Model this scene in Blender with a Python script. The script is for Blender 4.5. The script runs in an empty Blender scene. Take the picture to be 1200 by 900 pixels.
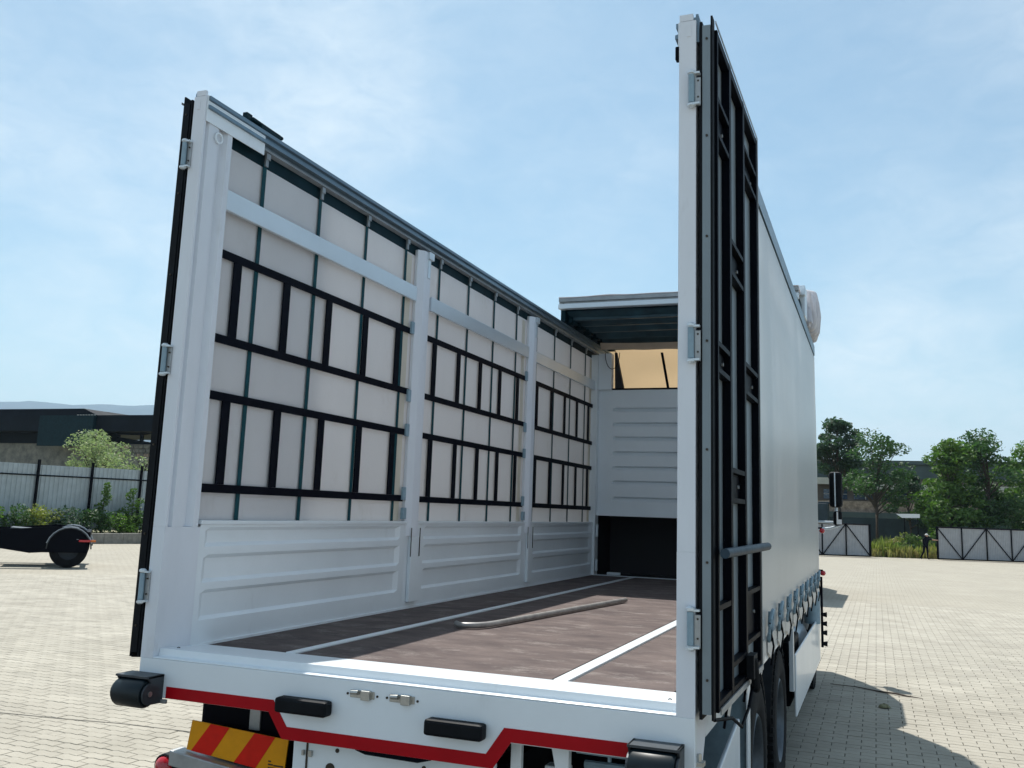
import bpy, bmesh, math, random
from mathutils import Vector, Matrix, noise
random.seed(7)
R = math.radians
C = bpy.context.scene.collection
sc = bpy.context.scene

# ------------------------------------------------------------------ camera
FPX = 1097.865
yaw, pitch, roll = R(-21.278), R(9.717), R(1.993)
CAMP = Vector((3.186, -3.597, 0.705))
Fw = Vector((math.sin(yaw)*math.cos(pitch), math.cos(yaw)*math.cos(pitch), math.sin(pitch)))
R0 = Vector((math.cos(yaw), -math.sin(yaw), 0)); U0 = R0.cross(Fw)
Rt = R0*math.cos(roll)+U0*math.sin(roll); Up = -R0*math.sin(roll)+U0*math.cos(roll)
cd = bpy.data.cameras.new('camera'); cam = bpy.data.objects.new('camera', cd); C.objects.link(cam)
cam.matrix_world = Matrix(((Rt.x, Up.x, -Fw.x, CAMP.x), (Rt.y, Up.y, -Fw.y, CAMP.y), (Rt.z, Up.z, -Fw.z, CAMP.z), (0, 0, 0, 1)))
cd.sensor_fit = 'HORIZONTAL'; cd.sensor_width = 36.0; cd.lens = FPX/1200*36
cd.shift_y = -(450-410.41)/1200
cd.clip_start = 0.05; cd.clip_end = 20000
sc.camera = cam
def px(P):
    d = Vector(P)-CAMP; z = d.dot(Fw)
    if z < .1: return (-9999, -9999)
    return (600+FPX*d.dot(Rt)/z, 410.41-FPX*d.dot(Up)/z)

# ------------------------------------------------------------------ light
to_sun = Vector((-.29, .43, 1.0)).normalized()
EL = math.asin(to_sun.z); AZ = math.atan2(to_sun.x, to_sun.y)
w = bpy.data.worlds.new("World"); sc.world = w; w.use_nodes = True
nt = w.node_tree; nt.nodes.clear()
def N(nt, t, **k):
    n = nt.nodes.new(t)
    for a, b in k.items(): setattr(n, a, b)
    return n
wo = N(nt, 'ShaderNodeOutputWorld'); bg = N(nt, 'ShaderNodeBackground')
sky = N(nt, 'ShaderNodeTexSky', sky_type='NISHITA', sun_disc=False)
sky.sun_elevation = EL; sky.sun_rotation = AZ; sky.air_density = 1.0; sky.dust_density = 1.0; sky.ozone_density = 1.3; sky.altitude = 0
tc = N(nt, 'ShaderNodeTexCoord')
mp = N(nt, 'ShaderNodeMapping'); mp.inputs['Scale'].default_value = (1.3, 1.3, 2.6); mp.inputs['Rotation'].default_value = (0.2, 0.3, 0.5); mp.inputs['Location'].default_value = (0.0, 0.0, 0.0)
n1 = N(nt, 'ShaderNodeTexNoise'); n1.inputs['Scale'].default_value = 1.6; n1.inputs['Detail'].default_value = 8; n1.inputs['Roughness'].default_value = .62; n1.inputs['Distortion'].default_value = .15
rp = N(nt, 'ShaderNodeValToRGB'); rp.color_ramp.elements[0].position = .22; rp.color_ramp.elements[1].position = .72
rp.color_ramp.elements[0].color = (0, 0, 0, 1); rp.color_ramp.elements[1].color = (.80, .80, .80, 1)
mp2 = N(nt, 'ShaderNodeMapping'); mp2.inputs['Location'].default_value = (2.1, 0, 0)
n0 = N(nt, 'ShaderNodeTexNoise'); n0.inputs['Scale'].default_value = 1.5; n0.inputs['Detail'].default_value = 3
r0 = N(nt, 'ShaderNodeMapRange'); r0.interpolation_type = 'SMOOTHSTEP'; r0.inputs[1].default_value = .40; r0.inputs[2].default_value = .60; r0.inputs[3].default_value = .30
n2 = N(nt, 'ShaderNodeTexNoise'); n2.inputs['Scale'].default_value = 14; n2.inputs['Detail'].default_value = 7; n2.inputs['Roughness'].default_value = .6; n2.inputs['Distortion'].default_value = .6
r2 = N(nt, 'ShaderNodeMapRange'); r2.inputs[1].default_value = .3; r2.inputs[2].default_value = .7; r2.inputs[3].default_value = .62; r2.inputs[4].default_value = 1.25
mm = N(nt, 'ShaderNodeMath', operation='MULTIPLY'); mm2 = N(nt, 'ShaderNodeMath', operation='MULTIPLY')
nt.links.new(tc.outputs['Generated'], mp2.inputs[0]); nt.links.new(mp2.outputs[0], n0.inputs['Vector']); nt.links.new(n0.outputs[0], r0.inputs[0])
nt.links.new(mp.outputs[0], n2.inputs['Vector']); nt.links.new(n2.outputs[0], r2.inputs[0])
mx = N(nt, 'ShaderNodeMixRGB'); mx.inputs[2].default_value = (7.3, 7.9, 8.1, 1)
nt.links.new(tc.outputs['Generated'], mp.inputs[0]); nt.links.new(mp.outputs[0], n1.inputs['Vector'])
nt.links.new(n1.outputs[0], rp.inputs[0]); nt.links.new(rp.outputs[0], mm.inputs[0]); nt.links.new(r0.outputs[0], mm.inputs[1]); nt.links.new(mm.outputs[0], mm2.inputs[0]); nt.links.new(r2.outputs[0], mm2.inputs[1]); nt.links.new(mm2.outputs[0], mx.inputs[0])
tint = N(nt, 'ShaderNodeMixRGB', blend_type='MULTIPLY'); tint.inputs[0].default_value = 1; tint.inputs[2].default_value = (.73, .96, .92, 1)
nt.links.new(sky.outputs[0], tint.inputs[1]); nt.links.new(tint.outputs[0], mx.inputs[1]); nt.links.new(mx.outputs[0], bg.inputs[0]); nt.links.new(bg.outputs[0], wo.inputs[0])
bg.inputs[1].default_value = 0.104
sl = bpy.data.lights.new('sun', 'SUN'); sl.energy = 5.0; sl.angle = R(.5); sl.color = (1, .955, .89)
so = bpy.data.objects.new('sun', sl); C.objects.link(so); so.rotation_euler = to_sun.to_track_quat('Z', 'Y').to_euler()
so.location = (0, 0, 30)
sc.view_settings.view_transform = 'Standard'; sc.view_settings.look = 'None'; sc.view_settings.gamma = 1
sc.view_settings.exposure = 0.42

# ------------------------------------------------------------------ materials
def mat(name, col, rough=.5, metal=0, var=.0, vscale=3.0, col2=None, bump=0, bscale=20, trans=0, tcol=None, spec=.5, stretch=(1, 1, 1), coat=0, detail=6, lo=.35, hi=.7):
    m = bpy.data.materials.new(name); m.use_nodes = True
    t = m.node_tree; p = t.nodes['Principled BSDF']
    p.inputs['Base Color'].default_value = (*col, 1); p.inputs['Roughness'].default_value = rough; p.inputs['Metallic'].default_value = metal
    p.inputs['Specular IOR Level'].default_value = spec
    p.inputs['Coat Weight'].default_value = coat
    g = N(t, 'ShaderNodeNewGeometry'); mpn = N(t, 'ShaderNodeMapping'); mpn.inputs['Scale'].default_value = stretch
    t.links.new(g.outputs['Position'], mpn.inputs[0])
    if var or col2:
        c2 = col2 or tuple(c*(1-var) for c in col)
        n = N(t, 'ShaderNodeTexNoise'); n.inputs['Scale'].default_value = vscale; n.inputs['Detail'].default_value = detail; n.inputs['Roughness'].default_value = .65
        r = N(t, 'ShaderNodeValToRGB'); r.color_ramp.elements[0].position = lo; r.color_ramp.elements[1].position = hi
        r.color_ramp.elements[0].color = (*c2, 1); r.color_ramp.elements[1].color = (*col, 1)
        t.links.new(mpn.outputs[0], n.inputs['Vector']); t.links.new(n.outputs[0], r.inputs[0]); t.links.new(r.outputs[0], p.inputs['Base Color'])
        rr = N(t, 'ShaderNodeMapRange'); rr.inputs[3].default_value = min(1, rough*1.2); rr.inputs[4].default_value = rough*.85
        t.links.new(n.outputs[0], rr.inputs[0]); t.links.new(rr.outputs[0], p.inputs['Roughness'])
    if bump:
        n = N(t, 'ShaderNodeTexNoise'); n.inputs['Scale'].default_value = bscale; n.inputs['Detail'].default_value = 4
        b = N(t, 'ShaderNodeBump'); b.inputs['Strength'].default_value = bump; b.inputs['Distance'].default_value = .01
        t.links.new(mpn.outputs[0], n.inputs['Vector']); t.links.new(n.outputs[0], b.inputs['Height']); t.links.new(b.outputs[0], p.inputs['Normal'])
    if trans:
        tr = N(t, 'ShaderNodeBsdfTranslucent'); tr.inputs[0].default_value = (*(tcol or col), 1)
        mxs = N(t, 'ShaderNodeMixShader'); mxs.inputs[0].default_value = trans
        out = t.nodes['Material Output']
        t.links.new(p.outputs[0], mxs.inputs[1]); t.links.new(tr.outputs[0], mxs.inputs[2]); t.links.new(mxs.outputs[0], out.inputs[0])
    return m
M = {}
def grime(m, col=(.16, .13, .10), scale=1.7, amt=.5, lo=.60, hi=.80, stretch=(1, 1, .35), fine=24):
    # dirt of its own shape: blotchy road film with fine speckle
    t = m.node_tree; p = t.nodes['Principled BSDF']; g = N(t, 'ShaderNodeNewGeometry'); mp_ = N(t, 'ShaderNodeMapping'); mp_.inputs['Scale'].default_value = stretch; mp_.inputs['Location'].default_value = (3.1, 7.7, 1.3)
    a = N(t, 'ShaderNodeTexNoise'); a.inputs['Scale'].default_value = scale; a.inputs['Detail'].default_value = 10; a.inputs['Roughness'].default_value = .7
    b = N(t, 'ShaderNodeTexNoise'); b.inputs['Scale'].default_value = fine; b.inputs['Detail'].default_value = 6
    r1 = N(t, 'ShaderNodeMapRange'); r1.inputs[1].default_value = lo; r1.inputs[2].default_value = hi
    r2 = N(t, 'ShaderNodeMapRange'); r2.inputs[1].default_value = .38; r2.inputs[2].default_value = .62; r2.inputs[3].default_value = .25
    mu = N(t, 'ShaderNodeMath', operation='MULTIPLY'); mu2 = N(t, 'ShaderNodeMath', operation='MULTIPLY'); mu2.inputs[1].default_value = amt
    mxn = N(t, 'ShaderNodeMixRGB'); mxn.inputs[2].default_value = (*col, 1)
    t.links.new(g.outputs['Position'], mp_.inputs[0]); t.links.new(mp_.outputs[0], a.inputs['Vector']); t.links.new(mp_.outputs[0], b.inputs['Vector'])
    t.links.new(a.outputs[0], r1.inputs[0]); t.links.new(b.outputs[0], r2.inputs[0]); t.links.new(r1.outputs[0], mu.inputs[0]); t.links.new(r2.outputs[0], mu.inputs[1]); t.links.new(mu.outputs[0], mu2.inputs[0]); t.links.new(mu2.outputs[0], mxn.inputs[0])
    L = p.inputs['Base Color'].links
    if L: t.links.new(L[0].from_socket, mxn.inputs[1])
    else: mxn.inputs[1].default_value = p.inputs['Base Color'].default_value
    t.links.new(mxn.outputs[0], p.inputs['Base Color']); return m
M['white'] = grime(mat('white_truck_paint', (.80, .86, .90), .30, var=.08, vscale=1.3, bump=.05, bscale=3, coat=.2), col=(.36, .36, .36), scale=2.2, amt=.45)
M['whitepost'] = grime(mat('white_post_paint', (.76, .80, .86), .35, var=.12, vscale=2.0, bump=.06, bscale=5, stretch=(1, 1, .3)), col=(.34, .33, .32), scale=3.0, amt=.45)
M['alu'] = mat('aluminium_rail', (.20, .28, .34), .42, metal=.6, var=.35, vscale=4, stretch=(1, .25, 1))
M['aludull'] = mat('dull_aluminium', (.36, .39, .41), .5, metal=.5, var=.25, vscale=6)
M['lath'] = mat('aluminium_lath', (.66, .73, .78), .3, metal=.3, var=.08, vscale=2)
M['zinc'] = mat('zinc_plated_steel', (.55, .55, .52), .35, metal=.8, var=.3, vscale=30)
M['galv'] = mat('galvanised_steel', (.42, .44, .45), .45, metal=.6, var=.25, vscale=12)
M['black'] = mat('black_frame_paint', (.0018, .0030, .0070), .5, var=.3, vscale=8, spec=.06)
M['belt'] = mat('black_belt', (.0015, .003, .009), .6, var=.3, vscale=20, spec=.08)
M['teal'] = mat('teal_strap', (.004, .062, .080), .6, var=.3, vscale=20, spec=.2)
M['darkteal'] = mat('dark_teal_channel', (.003, .026, .038), .6, var=.4, vscale=5, spec=.15)
M['rubber'] = mat('black_rubber', (.003, .005, .008), .6, var=.3, vscale=10, bump=.1, bscale=60, spec=.18)
M['tyre'] = mat('tyre_rubber', (.006, .007, .009), .8, var=.4, vscale=14, bump=.2, bscale=60, spec=.25)
M['rollteal'] = mat('roller_rubber', (.003, .012, .017), .40, var=.3, vscale=15, spec=.35)
M['bracket'] = mat('dark_bracket_steel', (.06, .07, .08), .45, metal=.4, var=.3, vscale=20)
M['floor'] = grime(mat('brown_phenolic_floor', (.158, .128, .120), .8, col2=(.060, .050, .052), vscale=3.2, stretch=(.8, 1.4, 1), bump=.12, bscale=40, lo=.2, hi=.72, detail=14, spec=.06), col=(.34, .31, .29), scale=5, amt=.6, lo=.52, hi=.70, stretch=(1, 1.8, 1), fine=60)
M['floorgap'] = mat('floor_seam', (.03, .03, .035), .7)
M['curtin'] = grime(mat('inner_tarpaulin', (.84, .83, .84), .5, var=.08, vscale=2.2, trans=.32, tcol=(.92, .89, .88), bump=.25, bscale=4, stretch=(1, 1, .5)), col=(.52, .48, .43), scale=2.6, amt=.5, lo=.56, hi=.74, stretch=(1, 1, .6), fine=30)
M['curtout'] = grime(mat('outer_tarpaulin', (.66, .68, .68), .30, var=.08, vscale=.6, trans=.22, tcol=(.85, .83, .80), spec=.7), col=(.44, .42, .38), scale=1.1, amt=.30, lo=.5, hi=.8)
M['fold'] = mat('folded_tarpaulin', (.80, .80, .84), .45, trans=.25, tcol=(.85, .82, .84), var=.15, vscale=9)
M['tan'] = mat('tan_tarpaulin', (.60, .45, .29), .6, trans=.55, tcol=(.66, .47, .27), var=.08, vscale=3)
M['creamband'] = mat('cream_welded_band', (.80, .76, .66), .6, trans=.3, tcol=(.85, .80, .68), var=.08, vscale=6)
M['cream'] = mat('cream_fabric', (.62, .54, .45), .7, trans=.3, var=.2, vscale=6)
M['navy'] = mat('roof_underside', (.030, .085, .115), .5, var=.5, vscale=4)
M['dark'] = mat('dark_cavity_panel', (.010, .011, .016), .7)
M['red'] = mat('red_reflective_tape', (.42, .003, .010), .35, var=.12, vscale=8, spec=.15)
M['redlamp'] = mat('red_lamp_lens', (.45, .01, .02), .15, spec=.8)
M['amber'] = mat('amber_lamp_lens', (.55, .14, .02), .2)
M['orange'] = mat('orange_plate', (.85, .36, .008), .4, var=.12, vscale=15, spec=.2)
M['redplate'] = mat('red_plate_stripe', (.78, .016, .006), .4, var=.15, vscale=15, spec=.2)
M['ink'] = mat('black_print', (.03, .02, .01), .6)
M['steelpanel'] = mat('grey_door_panel', (.22, .27, .30), .45, metal=.2, var=.15, vscale=3)
M['bluegrey'] = mat('blue_grey_plastic', (.26, .38, .46), .4, var=.2, vscale=20)
M['pushbar'] = mat('push_bar_paint', (.030, .055, .080), .5, var=.2, vscale=20, spec=.2)
M['rim'] = mat('silver_rim', (.11, .13, .15), .45, metal=.5, var=.4, vscale=10)
M['tube'] = mat('weathered_steel_tube', (.36, .35, .34), .42, metal=.45, var=.4, vscale=14, stretch=(1, 1, 1))
M['glass'] = mat('dark_glass', (.02, .03, .04), .06, spec=.9)
M['cab'] = mat('white_cab_paint', (.68, .69, .70), .3, var=.06, vscale=1)
# environment
def ground_mat():
    m = mat('distant_paving', (.35, .325, .265), .85, var=.1, vscale=.6, bump=.15, bscale=25)
    t = m.node_tree; p = t.nodes['Principled BSDF']
    src = p.inputs['Base Color'].links[0].from_socket
    g = N(t, 'ShaderNodeNewGeometry'); br = N(t, 'ShaderNodeTexBrick')
    br.inputs['Scale'].default_value = 1.0; br.inputs['Brick Width'].default_value = .25; br.inputs['Row Height'].default_value = .125
    br.inputs['Mortar Size'].default_value = .007; br.inputs['Color1'].default_value = (1, 1, 1, 1); br.inputs['Color2'].default_value = (.90, .90, .90, 1); br.inputs['Mortar'].default_value = (.55, .54, .52, 1)
    mm = N(t, 'ShaderNodeMixRGB', blend_type='MULTIPLY'); mm.inputs[0].default_value = 1
    t.links.new(g.outputs['Position'], br.inputs['Vector']); t.links.new(src, mm.inputs[1]); t.links.new(br.outputs[0], mm.inputs[2]); t.links.new(mm.outputs[0], p.inputs['Base Color'])
    return m
M['ground'] = grime(ground_mat(), col=(.20, .18, .15), scale=.16, amt=.45, lo=.48, hi=.75, stretch=(1, 1, 1), fine=1.2)
M['earth'] = mat('dry_earth', (.26, .23, .15), .95, col2=(.10, .13, .05), vscale=.35, bump=.3, bscale=6)
M['sand'] = mat('joint_sand', (.085, .08, .07), .95)
def paver_mat():
    m = mat('concrete_paver', (.36, .336, .278), .82, col2=(.285, .265, .218), vscale=1.4, bump=.25, bscale=60, lo=.3, hi=.65)
    t = m.node_tree; p = t.nodes['Principled BSDF']
    src = p.inputs['Base Color'].links[0].from_socket
    g = N(t, 'ShaderNodeNewGeometry')
    mr = N(t, 'ShaderNodeMapRange'); mr.inputs[3].default_value = .88; mr.inputs[4].default_value = 1.06
    mm = N(t, 'ShaderNodeMixRGB', blend_type='MULTIPLY'); mm.inputs[0].default_value = 1
    t.links.new(g.outputs['Random Per Island'], mr.inputs[0]); t.links.new(mr.outputs[0], mm.inputs[2]); t.links.new(src, mm.inputs[1]); t.links.new(mm.outputs[0], p.inputs['Base Color'])
    return m
M['paver'] = grime(paver_mat(), col=(.20, .18, .15), scale=.16, amt=.45, lo=.48, hi=.75, stretch=(1, 1, 1), fine=1.2); grime(M['paver'], col=(.10, .09, .08), scale=3.0, amt=.5, lo=.66, hi=.74, stretch=(1, 1, 1), fine=9)
def leafmat(name, a, b, sc_=.8):
    m = mat(name, a, .6, col2=b, vscale=sc_, trans=.25, tcol=(a[0]*1.2, a[1]*1.5, a[2]*.8), lo=.35, hi=.65)
    t = m.node_tree; p = t.nodes['Principled BSDF']; src = p.inputs['Base Color'].links[0].from_socket
    g = N(t, 'ShaderNodeNewGeometry'); r_ = N(t, 'ShaderNodeValToRGB'); r_.color_ramp.elements[0].color = (.55, .62, .6, 1); r_.color_ramp.elements[1].color = (1.5, 1.25, .9, 1)
    k = N(t, 'ShaderNodeMixRGB', blend_type='MULTIPLY'); k.inputs[0].default_value = 1
    t.links.new(g.outputs['Random Per Island'], r_.inputs[0]); t.links.new(src, k.inputs[1]); t.links.new(r_.outputs[0], k.inputs[2]); t.links.new(k.outputs[0], p.inputs['Base Color'])
    return m
M['leaf'] = leafmat('deep_green_leaves', (.055, .12, .04), (.025, .07, .035))
M['leaf2'] = leafmat('bright_green_leaves', (.10, .19, .035), (.045, .11, .03))
M['leaf3'] = leafmat('grey_green_leaves', (.32, .38, .24), (.17, .23, .15), 1.5)
M['leaf4'] = leafmat('blue_green_leaves', (.045, .095, .06), (.03, .06, .05))
M['weed'] = leafmat('weeds', (.24, .27, .07), (.09, .15, .04), 1.0)
M['straw'] = leafmat('dry_grass', (.30, .27, .12), (.18, .18, .07), 1.0)
M['bark'] = mat('bark', (.09, .07, .055), .9, var=.4, vscale=10)
M['fence'] = mat('grey_sheet_metal', (.42, .47, .49), .5, metal=.1, var=.2, vscale=2)
M['gatesheet'] = mat('gate_sheet_metal', (.42, .43, .45), .5, metal=.1, var=.15, vscale=3)
M['stone'] = mat('weathered_stone', (.27, .25, .22), .9, col2=(.13, .125, .12), vscale=1.6, bump=.5, bscale=5)
M['kerb'] = mat('kerb_stone', (.27, .26, .23), .9, var=.4, vscale=4, bump=.3, bscale=20)
M['roofdark'] = mat('dark_roof_sheet', (.003, .009, .018), .7, var=.5, vscale=.4, spec=.15)
M['tealwall'] = mat('teal_panel', (.095, .13, .13), .7, var=.3, vscale=.6)
M['brownwall'] = mat('brown_render', (.25, .20, .16), .9, var=.4, vscale=.5)
M['palewall'] = mat('pale_fascia', (.70, .66, .58), .8, var=.25, vscale=.8)
M['pinkwall'] = mat('rubble_wall', (.55, .42, .33), .9, col2=(.2, .15, .12), vscale=2.5)
M['navywall'] = mat('dark_fence_wall', (.030, .055, .070), .7, var=.4, vscale=.7)
M['whitesign'] = mat('white_board', (.8, .8, .8), .5)
M['hill'] = mat('wooded_hill', (.05, .10, .12), 1.0, col2=(.035, .07, .09), vscale=.004, spec=.1)
M['blueglass'] = mat('blue_window_glass', (.03, .06, .10), .15, spec=.8)
M['skin'] = mat('skin', (.35, .2, .14), .6)
M['navycloth'] = mat('dark_navy_cloth', (.003, .004, .010), .9, spec=.1)
M['whitecloth'] = mat('white_cloth', (.7, .7, .68), .9)

# ------------------------------------------------------------------ mesh helpers
WPOS = {}
class MB:
    def __init__(s): s.v = []; s.f = []
    def add(s, vs, fs):
        n = len(s.v); s.v += [tuple(a) for a in vs]; s.f += [tuple(i+n for i in f) for f in fs]; return s
    def box(s, x0, x1, y0, y1, z0, z1):
        vs = [(x, y, z) for z in (z0, z1) for y in (y0, y1) for x in (x0, x1)]
        return s.add(vs, [(0, 2, 3, 1), (4, 5, 7, 6), (0, 1, 5, 4), (2, 6, 7, 3), (0, 4, 6, 2), (1, 3, 7, 5)])
    def prism(s, poly, axis, a, b):
        n = len(poly)
        def P(u, v, t): return {'x': (t, u, v), 'y': (u, t, v), 'z': (u, v, t)}[axis]
        vs = [P(u, v, a) for u, v in poly]+[P(u, v, b) for u, v in poly]
        fs = [tuple(range(n)), tuple(range(2*n-1, n-1, -1))]+[(i, i+n, (i+1) % n+n, (i+1) % n) for i in range(n)]
        return s.add(vs, fs)
    def tube(s, pts, r, n=8, cap=True):
        pts = [Vector(p) for p in pts]; rings = []
        for i, p in enumerate(pts):
            a = pts[max(i-1, 0)]; b = pts[min(i+1, len(pts)-1)]; d = (b-a).normalized()
            u = d.cross(Vector((0, 0, 1)));
            if u.length < .01: u = d.cross(Vector((1, 0, 0)))
            u.normalize(); v = d.cross(u); rr = r[i] if isinstance(r, (list, tuple)) else r
            rings.append([p+(u*math.cos(2*math.pi*k/n)+v*math.sin(2*math.pi*k/n))*rr for k in range(n)])
        vs = [q for g in rings for q in g]; fs = []
        for i in range(len(rings)-1):
            for k in range(n):
                fs.append((i*n+k, i*n+(k+1) % n, (i+1)*n+(k+1) % n, (i+1)*n+k))
        if cap: fs += [tuple(range(n-1, -1, -1)), tuple((len(rings)-1)*n+k for k in range(n))]
        return s.add(vs, fs)
    def lathe(s, prof, c, axis='x', n=32):   # prof: (radius, offset along axis)
        vs = []; fs = []; m = len(prof)
        for k in range(n):
            a = 2*math.pi*k/n
            for r, t in prof:
                q = (r*math.cos(a), r*math.sin(a))
                vs.append({'x': (c[0]+t, c[1]+q[0], c[2]+q[1]), 'y': (c[0]+q[0], c[1]+t, c[2]+q[1]), 'z': (c[0]+q[0], c[1]+q[1], c[2]+t)}[axis])
        for k in range(n):
            k2 = (k+1) % n
            for i in range(m-1): fs.append((k*m+i, k*m+i+1, k2*m+i+1, k2*m+i))
        return s.add(vs, fs)
    def grid(s, fn, nu, nv):
        vs = [fn(i/nu, j/nv) for i in range(nu+1) for j in range(nv+1)]
        return s.add(vs, [(i*(nv+1)+j, (i+1)*(nv+1)+j, (i+1)*(nv+1)+j+1, i*(nv+1)+j+1) for i in range(nu) for j in range(nv)])
    def relief(s, us, vs_, fn):
        vs = [fn(u, v) for u in us for v in vs_]; nv = len(vs_)
        return s.add(vs, [(i*nv+j, (i+1)*nv+j, (i+1)*nv+j+1, i*nv+j+1) for i in range(len(us)-1) for j in range(nv-1)])
def obj(name, mb, m, parent=None, smooth=False, bevel=0, solid=0, origin=None, label=None, subs=0):
    me = bpy.data.meshes.new(name)
    xs = [v[0] for v in mb.v]; ys = [v[1] for v in mb.v]; zs = [v[2] for v in mb.v]
    o0 = origin or ((min(xs)+max(xs))/2, (min(ys)+max(ys))/2, min(zs))
    me.from_pydata([(v[0]-o0[0], v[1]-o0[1], v[2]-o0[2]) for v in mb.v], [], mb.f)
    ms = m if isinstance(m, (list, tuple)) else [m]
    for q in ms: me.materials.append(M[q])
    bm = bmesh.new(); bm.from_mesh(me); bmesh.ops.recalc_face_normals(bm, faces=bm.faces); bm.to_mesh(me); bm.free()
    if smooth:
        me.shade_smooth()
        try: me.set_sharp_from_angle(angle=R(40))
        except Exception: pass
    o = bpy.data.objects.new(name, me); C.objects.link(o)
    WPOS[o.name] = Vector(o0)
    if parent is not None:
        o.parent = parent; o.location = Vector(o0)-WPOS[parent.name]
    else: o.location = o0
    if bevel:
        b = o.modifiers.new('bevel', 'BEVEL'); b.width = bevel; b.segments = 2; b.limit_method = 'ANGLE'; b.angle_limit = R(35)
    if solid:
        b = o.modifiers.new('solid', 'SOLIDIFY'); b.thickness = solid; b.offset = 0
    if label: o['label'] = label
    return o
def split(mb):
    par = list(range(len(mb.v)))
    def find(a):
        while par[a] != a: par[a] = par[par[a]]; a = par[a]
        return a
    for f in mb.f:
        for i in f[1:]: par[find(i)] = find(f[0])
    out = {}
    for i in range(len(mb.v)): out.setdefault(find(i), []).append(i)
    res = []
    for ids in out.values():
        mp_ = {j: k for k, j in enumerate(ids)}; m = MB(); m.v = [mb.v[j] for j in ids]; m.f = [tuple(mp_[i] for i in f) for f in mb.f if f[0] in mp_]; res.append(m)
    return res
def objs(name, mb, m, parent=None, **k):
    r_ = [obj(name, q, m, parent, **k) for q in split(mb)]; return r_[0]
def thing(name, loc, label, cat, group=None):
    o = bpy.data.objects.new(name, None); C.objects.link(o); o.location = loc; o.empty_display_size = .3
    WPOS[o.name] = Vector(loc); return tag(o, label, cat, group)
def tag(o, label, cat, group=None):
    o['label'] = label; o['category'] = cat
    if group: o['group'] = group
    return o
def struct(o): o['kind'] = 'structure'; return o
def stuff(o): o['kind'] = 'stuff'; return o
def copy_at(o, parent, world):       # a copy of a part (and its children) standing with its origin at world
    c = o.copy(); C.objects.link(c); WPOS[c.name] = Vector(world); c.parent = parent
    c.location = Vector(world)-(WPOS[parent.name] if parent else Vector((0, 0, 0)))
    for ch in [q for q in SUB.get(o.name, [])]:
        d = ch.copy(); C.objects.link(d); d.parent = c; WPOS[d.name] = WPOS[ch.name]-WPOS[o.name]+Vector(world)
    return c
SUB = {}
def sub(o, *ch): SUB.setdefault(o.name, []).extend(ch); return o

def G(y):
    if y < 14: return -1.27
    return -1.27-(min(y, 64)-14)*.33/50

# ------------------------------------------------------------------ the ground, paving, hills
mb = MB(); ysr = [-60, -20, 0, 14, 40, 64, 66, 400, 3000, 9000]; xsr = [-9000, -1500, -300, -60, 0, 60, 300, 1500, 9000]
mb.relief(xsr, ysr, lambda x, y: (x, y, G(y)-.014))
ground = struct(obj('ground', mb, 'ground', origin=(0, 0, -1.284)))
tag(ground, 'pale paved yard and land reaching the horizon', 'ground'); del ground['category']
# pavers: zigzag concrete blocks in running bond, long side across the truck
PL, PW, JT = .25, .125, .0075
def wave(x):   # joint line shape, period = half a paver
    t = (x/(PL/2)) % 1.0
    return .016*((t/.3) if t < .3 else 1-(t-.3)/.7)-.008
def paver_outline(x0, y0, sx=0):
    xa, xb = x0+JT/2, x0+PL-JT/2; br = sorted({xa, xb}|{k*PL/2+d for k in range(int(x0/(PL/2))-2, int(x0/(PL/2))+5) for d in (0, .3*PL/2) if xa+.004 < k*PL/2+d < xb-.004})
    lo = [(x, y0+wave(x)+JT/2) for x in br]; hi = [(x, y0+PW+wave(x)-JT/2) for x in reversed(br)]
    return lo+hi
pav = thing('paved_surface', (0, 10, -1.27), 'zigzag concrete block paving of the yard', 'paving'); pav['kind'] = 'structure'; del pav['category']
cells = []
for j in range(-8, 210):
    y0 = j*PW
    for i in range(-130, 60):
        x0 = i*PL+(PL/2 if j % 2 else 0)
        cx, cy = x0+PL/2, y0+PW/2
        d = math.hypot(cx-CAMP.x, cy-CAMP.y)
        if d > 27: continue
        q = px((cx, cy, G(cy)))
        if not (-90 < q[0] < 1290 and 600 < q[1] < 1010): continue
        if 190 < q[0] < 900 and q[1] < 780 and d > 12: continue      # behind the body of the truck
        vis = -5 < q[0] < 1205 and q[1] < 905 and (q[0] < 215 or q[0] > 925) and not (80 < q[0] < 240 and 780 < q[1] < 830)
        cells.append((not vis, d, x0, y0))
cells.sort()
# two shared meshes serve all pavers (the outline repeats every half paver)
pm = {}
def paver_mesh(x0):
    key = round((x0/(PL/2)) % 1.0, 2)
    if key not in pm:
        ol = paver_outline(0.0 if key == 0 else key*PL/2, 0)
        n = len(ol); cxm = sum(p[0] for p in ol)/n; cym = sum(p[1] for p in ol)/n
        inn = [(x+(cxm-x)*.03, y+(cym-y)*.05) for x, y in ol]
        vs = [(x, y, -.012) for x, y in ol]+[(x, y, -.002) for x, y in ol]+[(x, y, 0) for x, y in inn]
        fs = [(i, (i+1) % n, (i+1) % n+n, i+n) for i in range(n)]+[(i+n, (i+1) % n+n, (i+1) % n+2*n, i+2*n) for i in range(n)]+[tuple(range(2*n, 3*n))]
        me = bpy.data.meshes.new('paver'); me.from_pydata(vs, [], fs); me.materials.append(M['paver']); pm[key] = (me, vs, fs)
    return pm[key]
rest_v, rest_f = [], []
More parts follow.
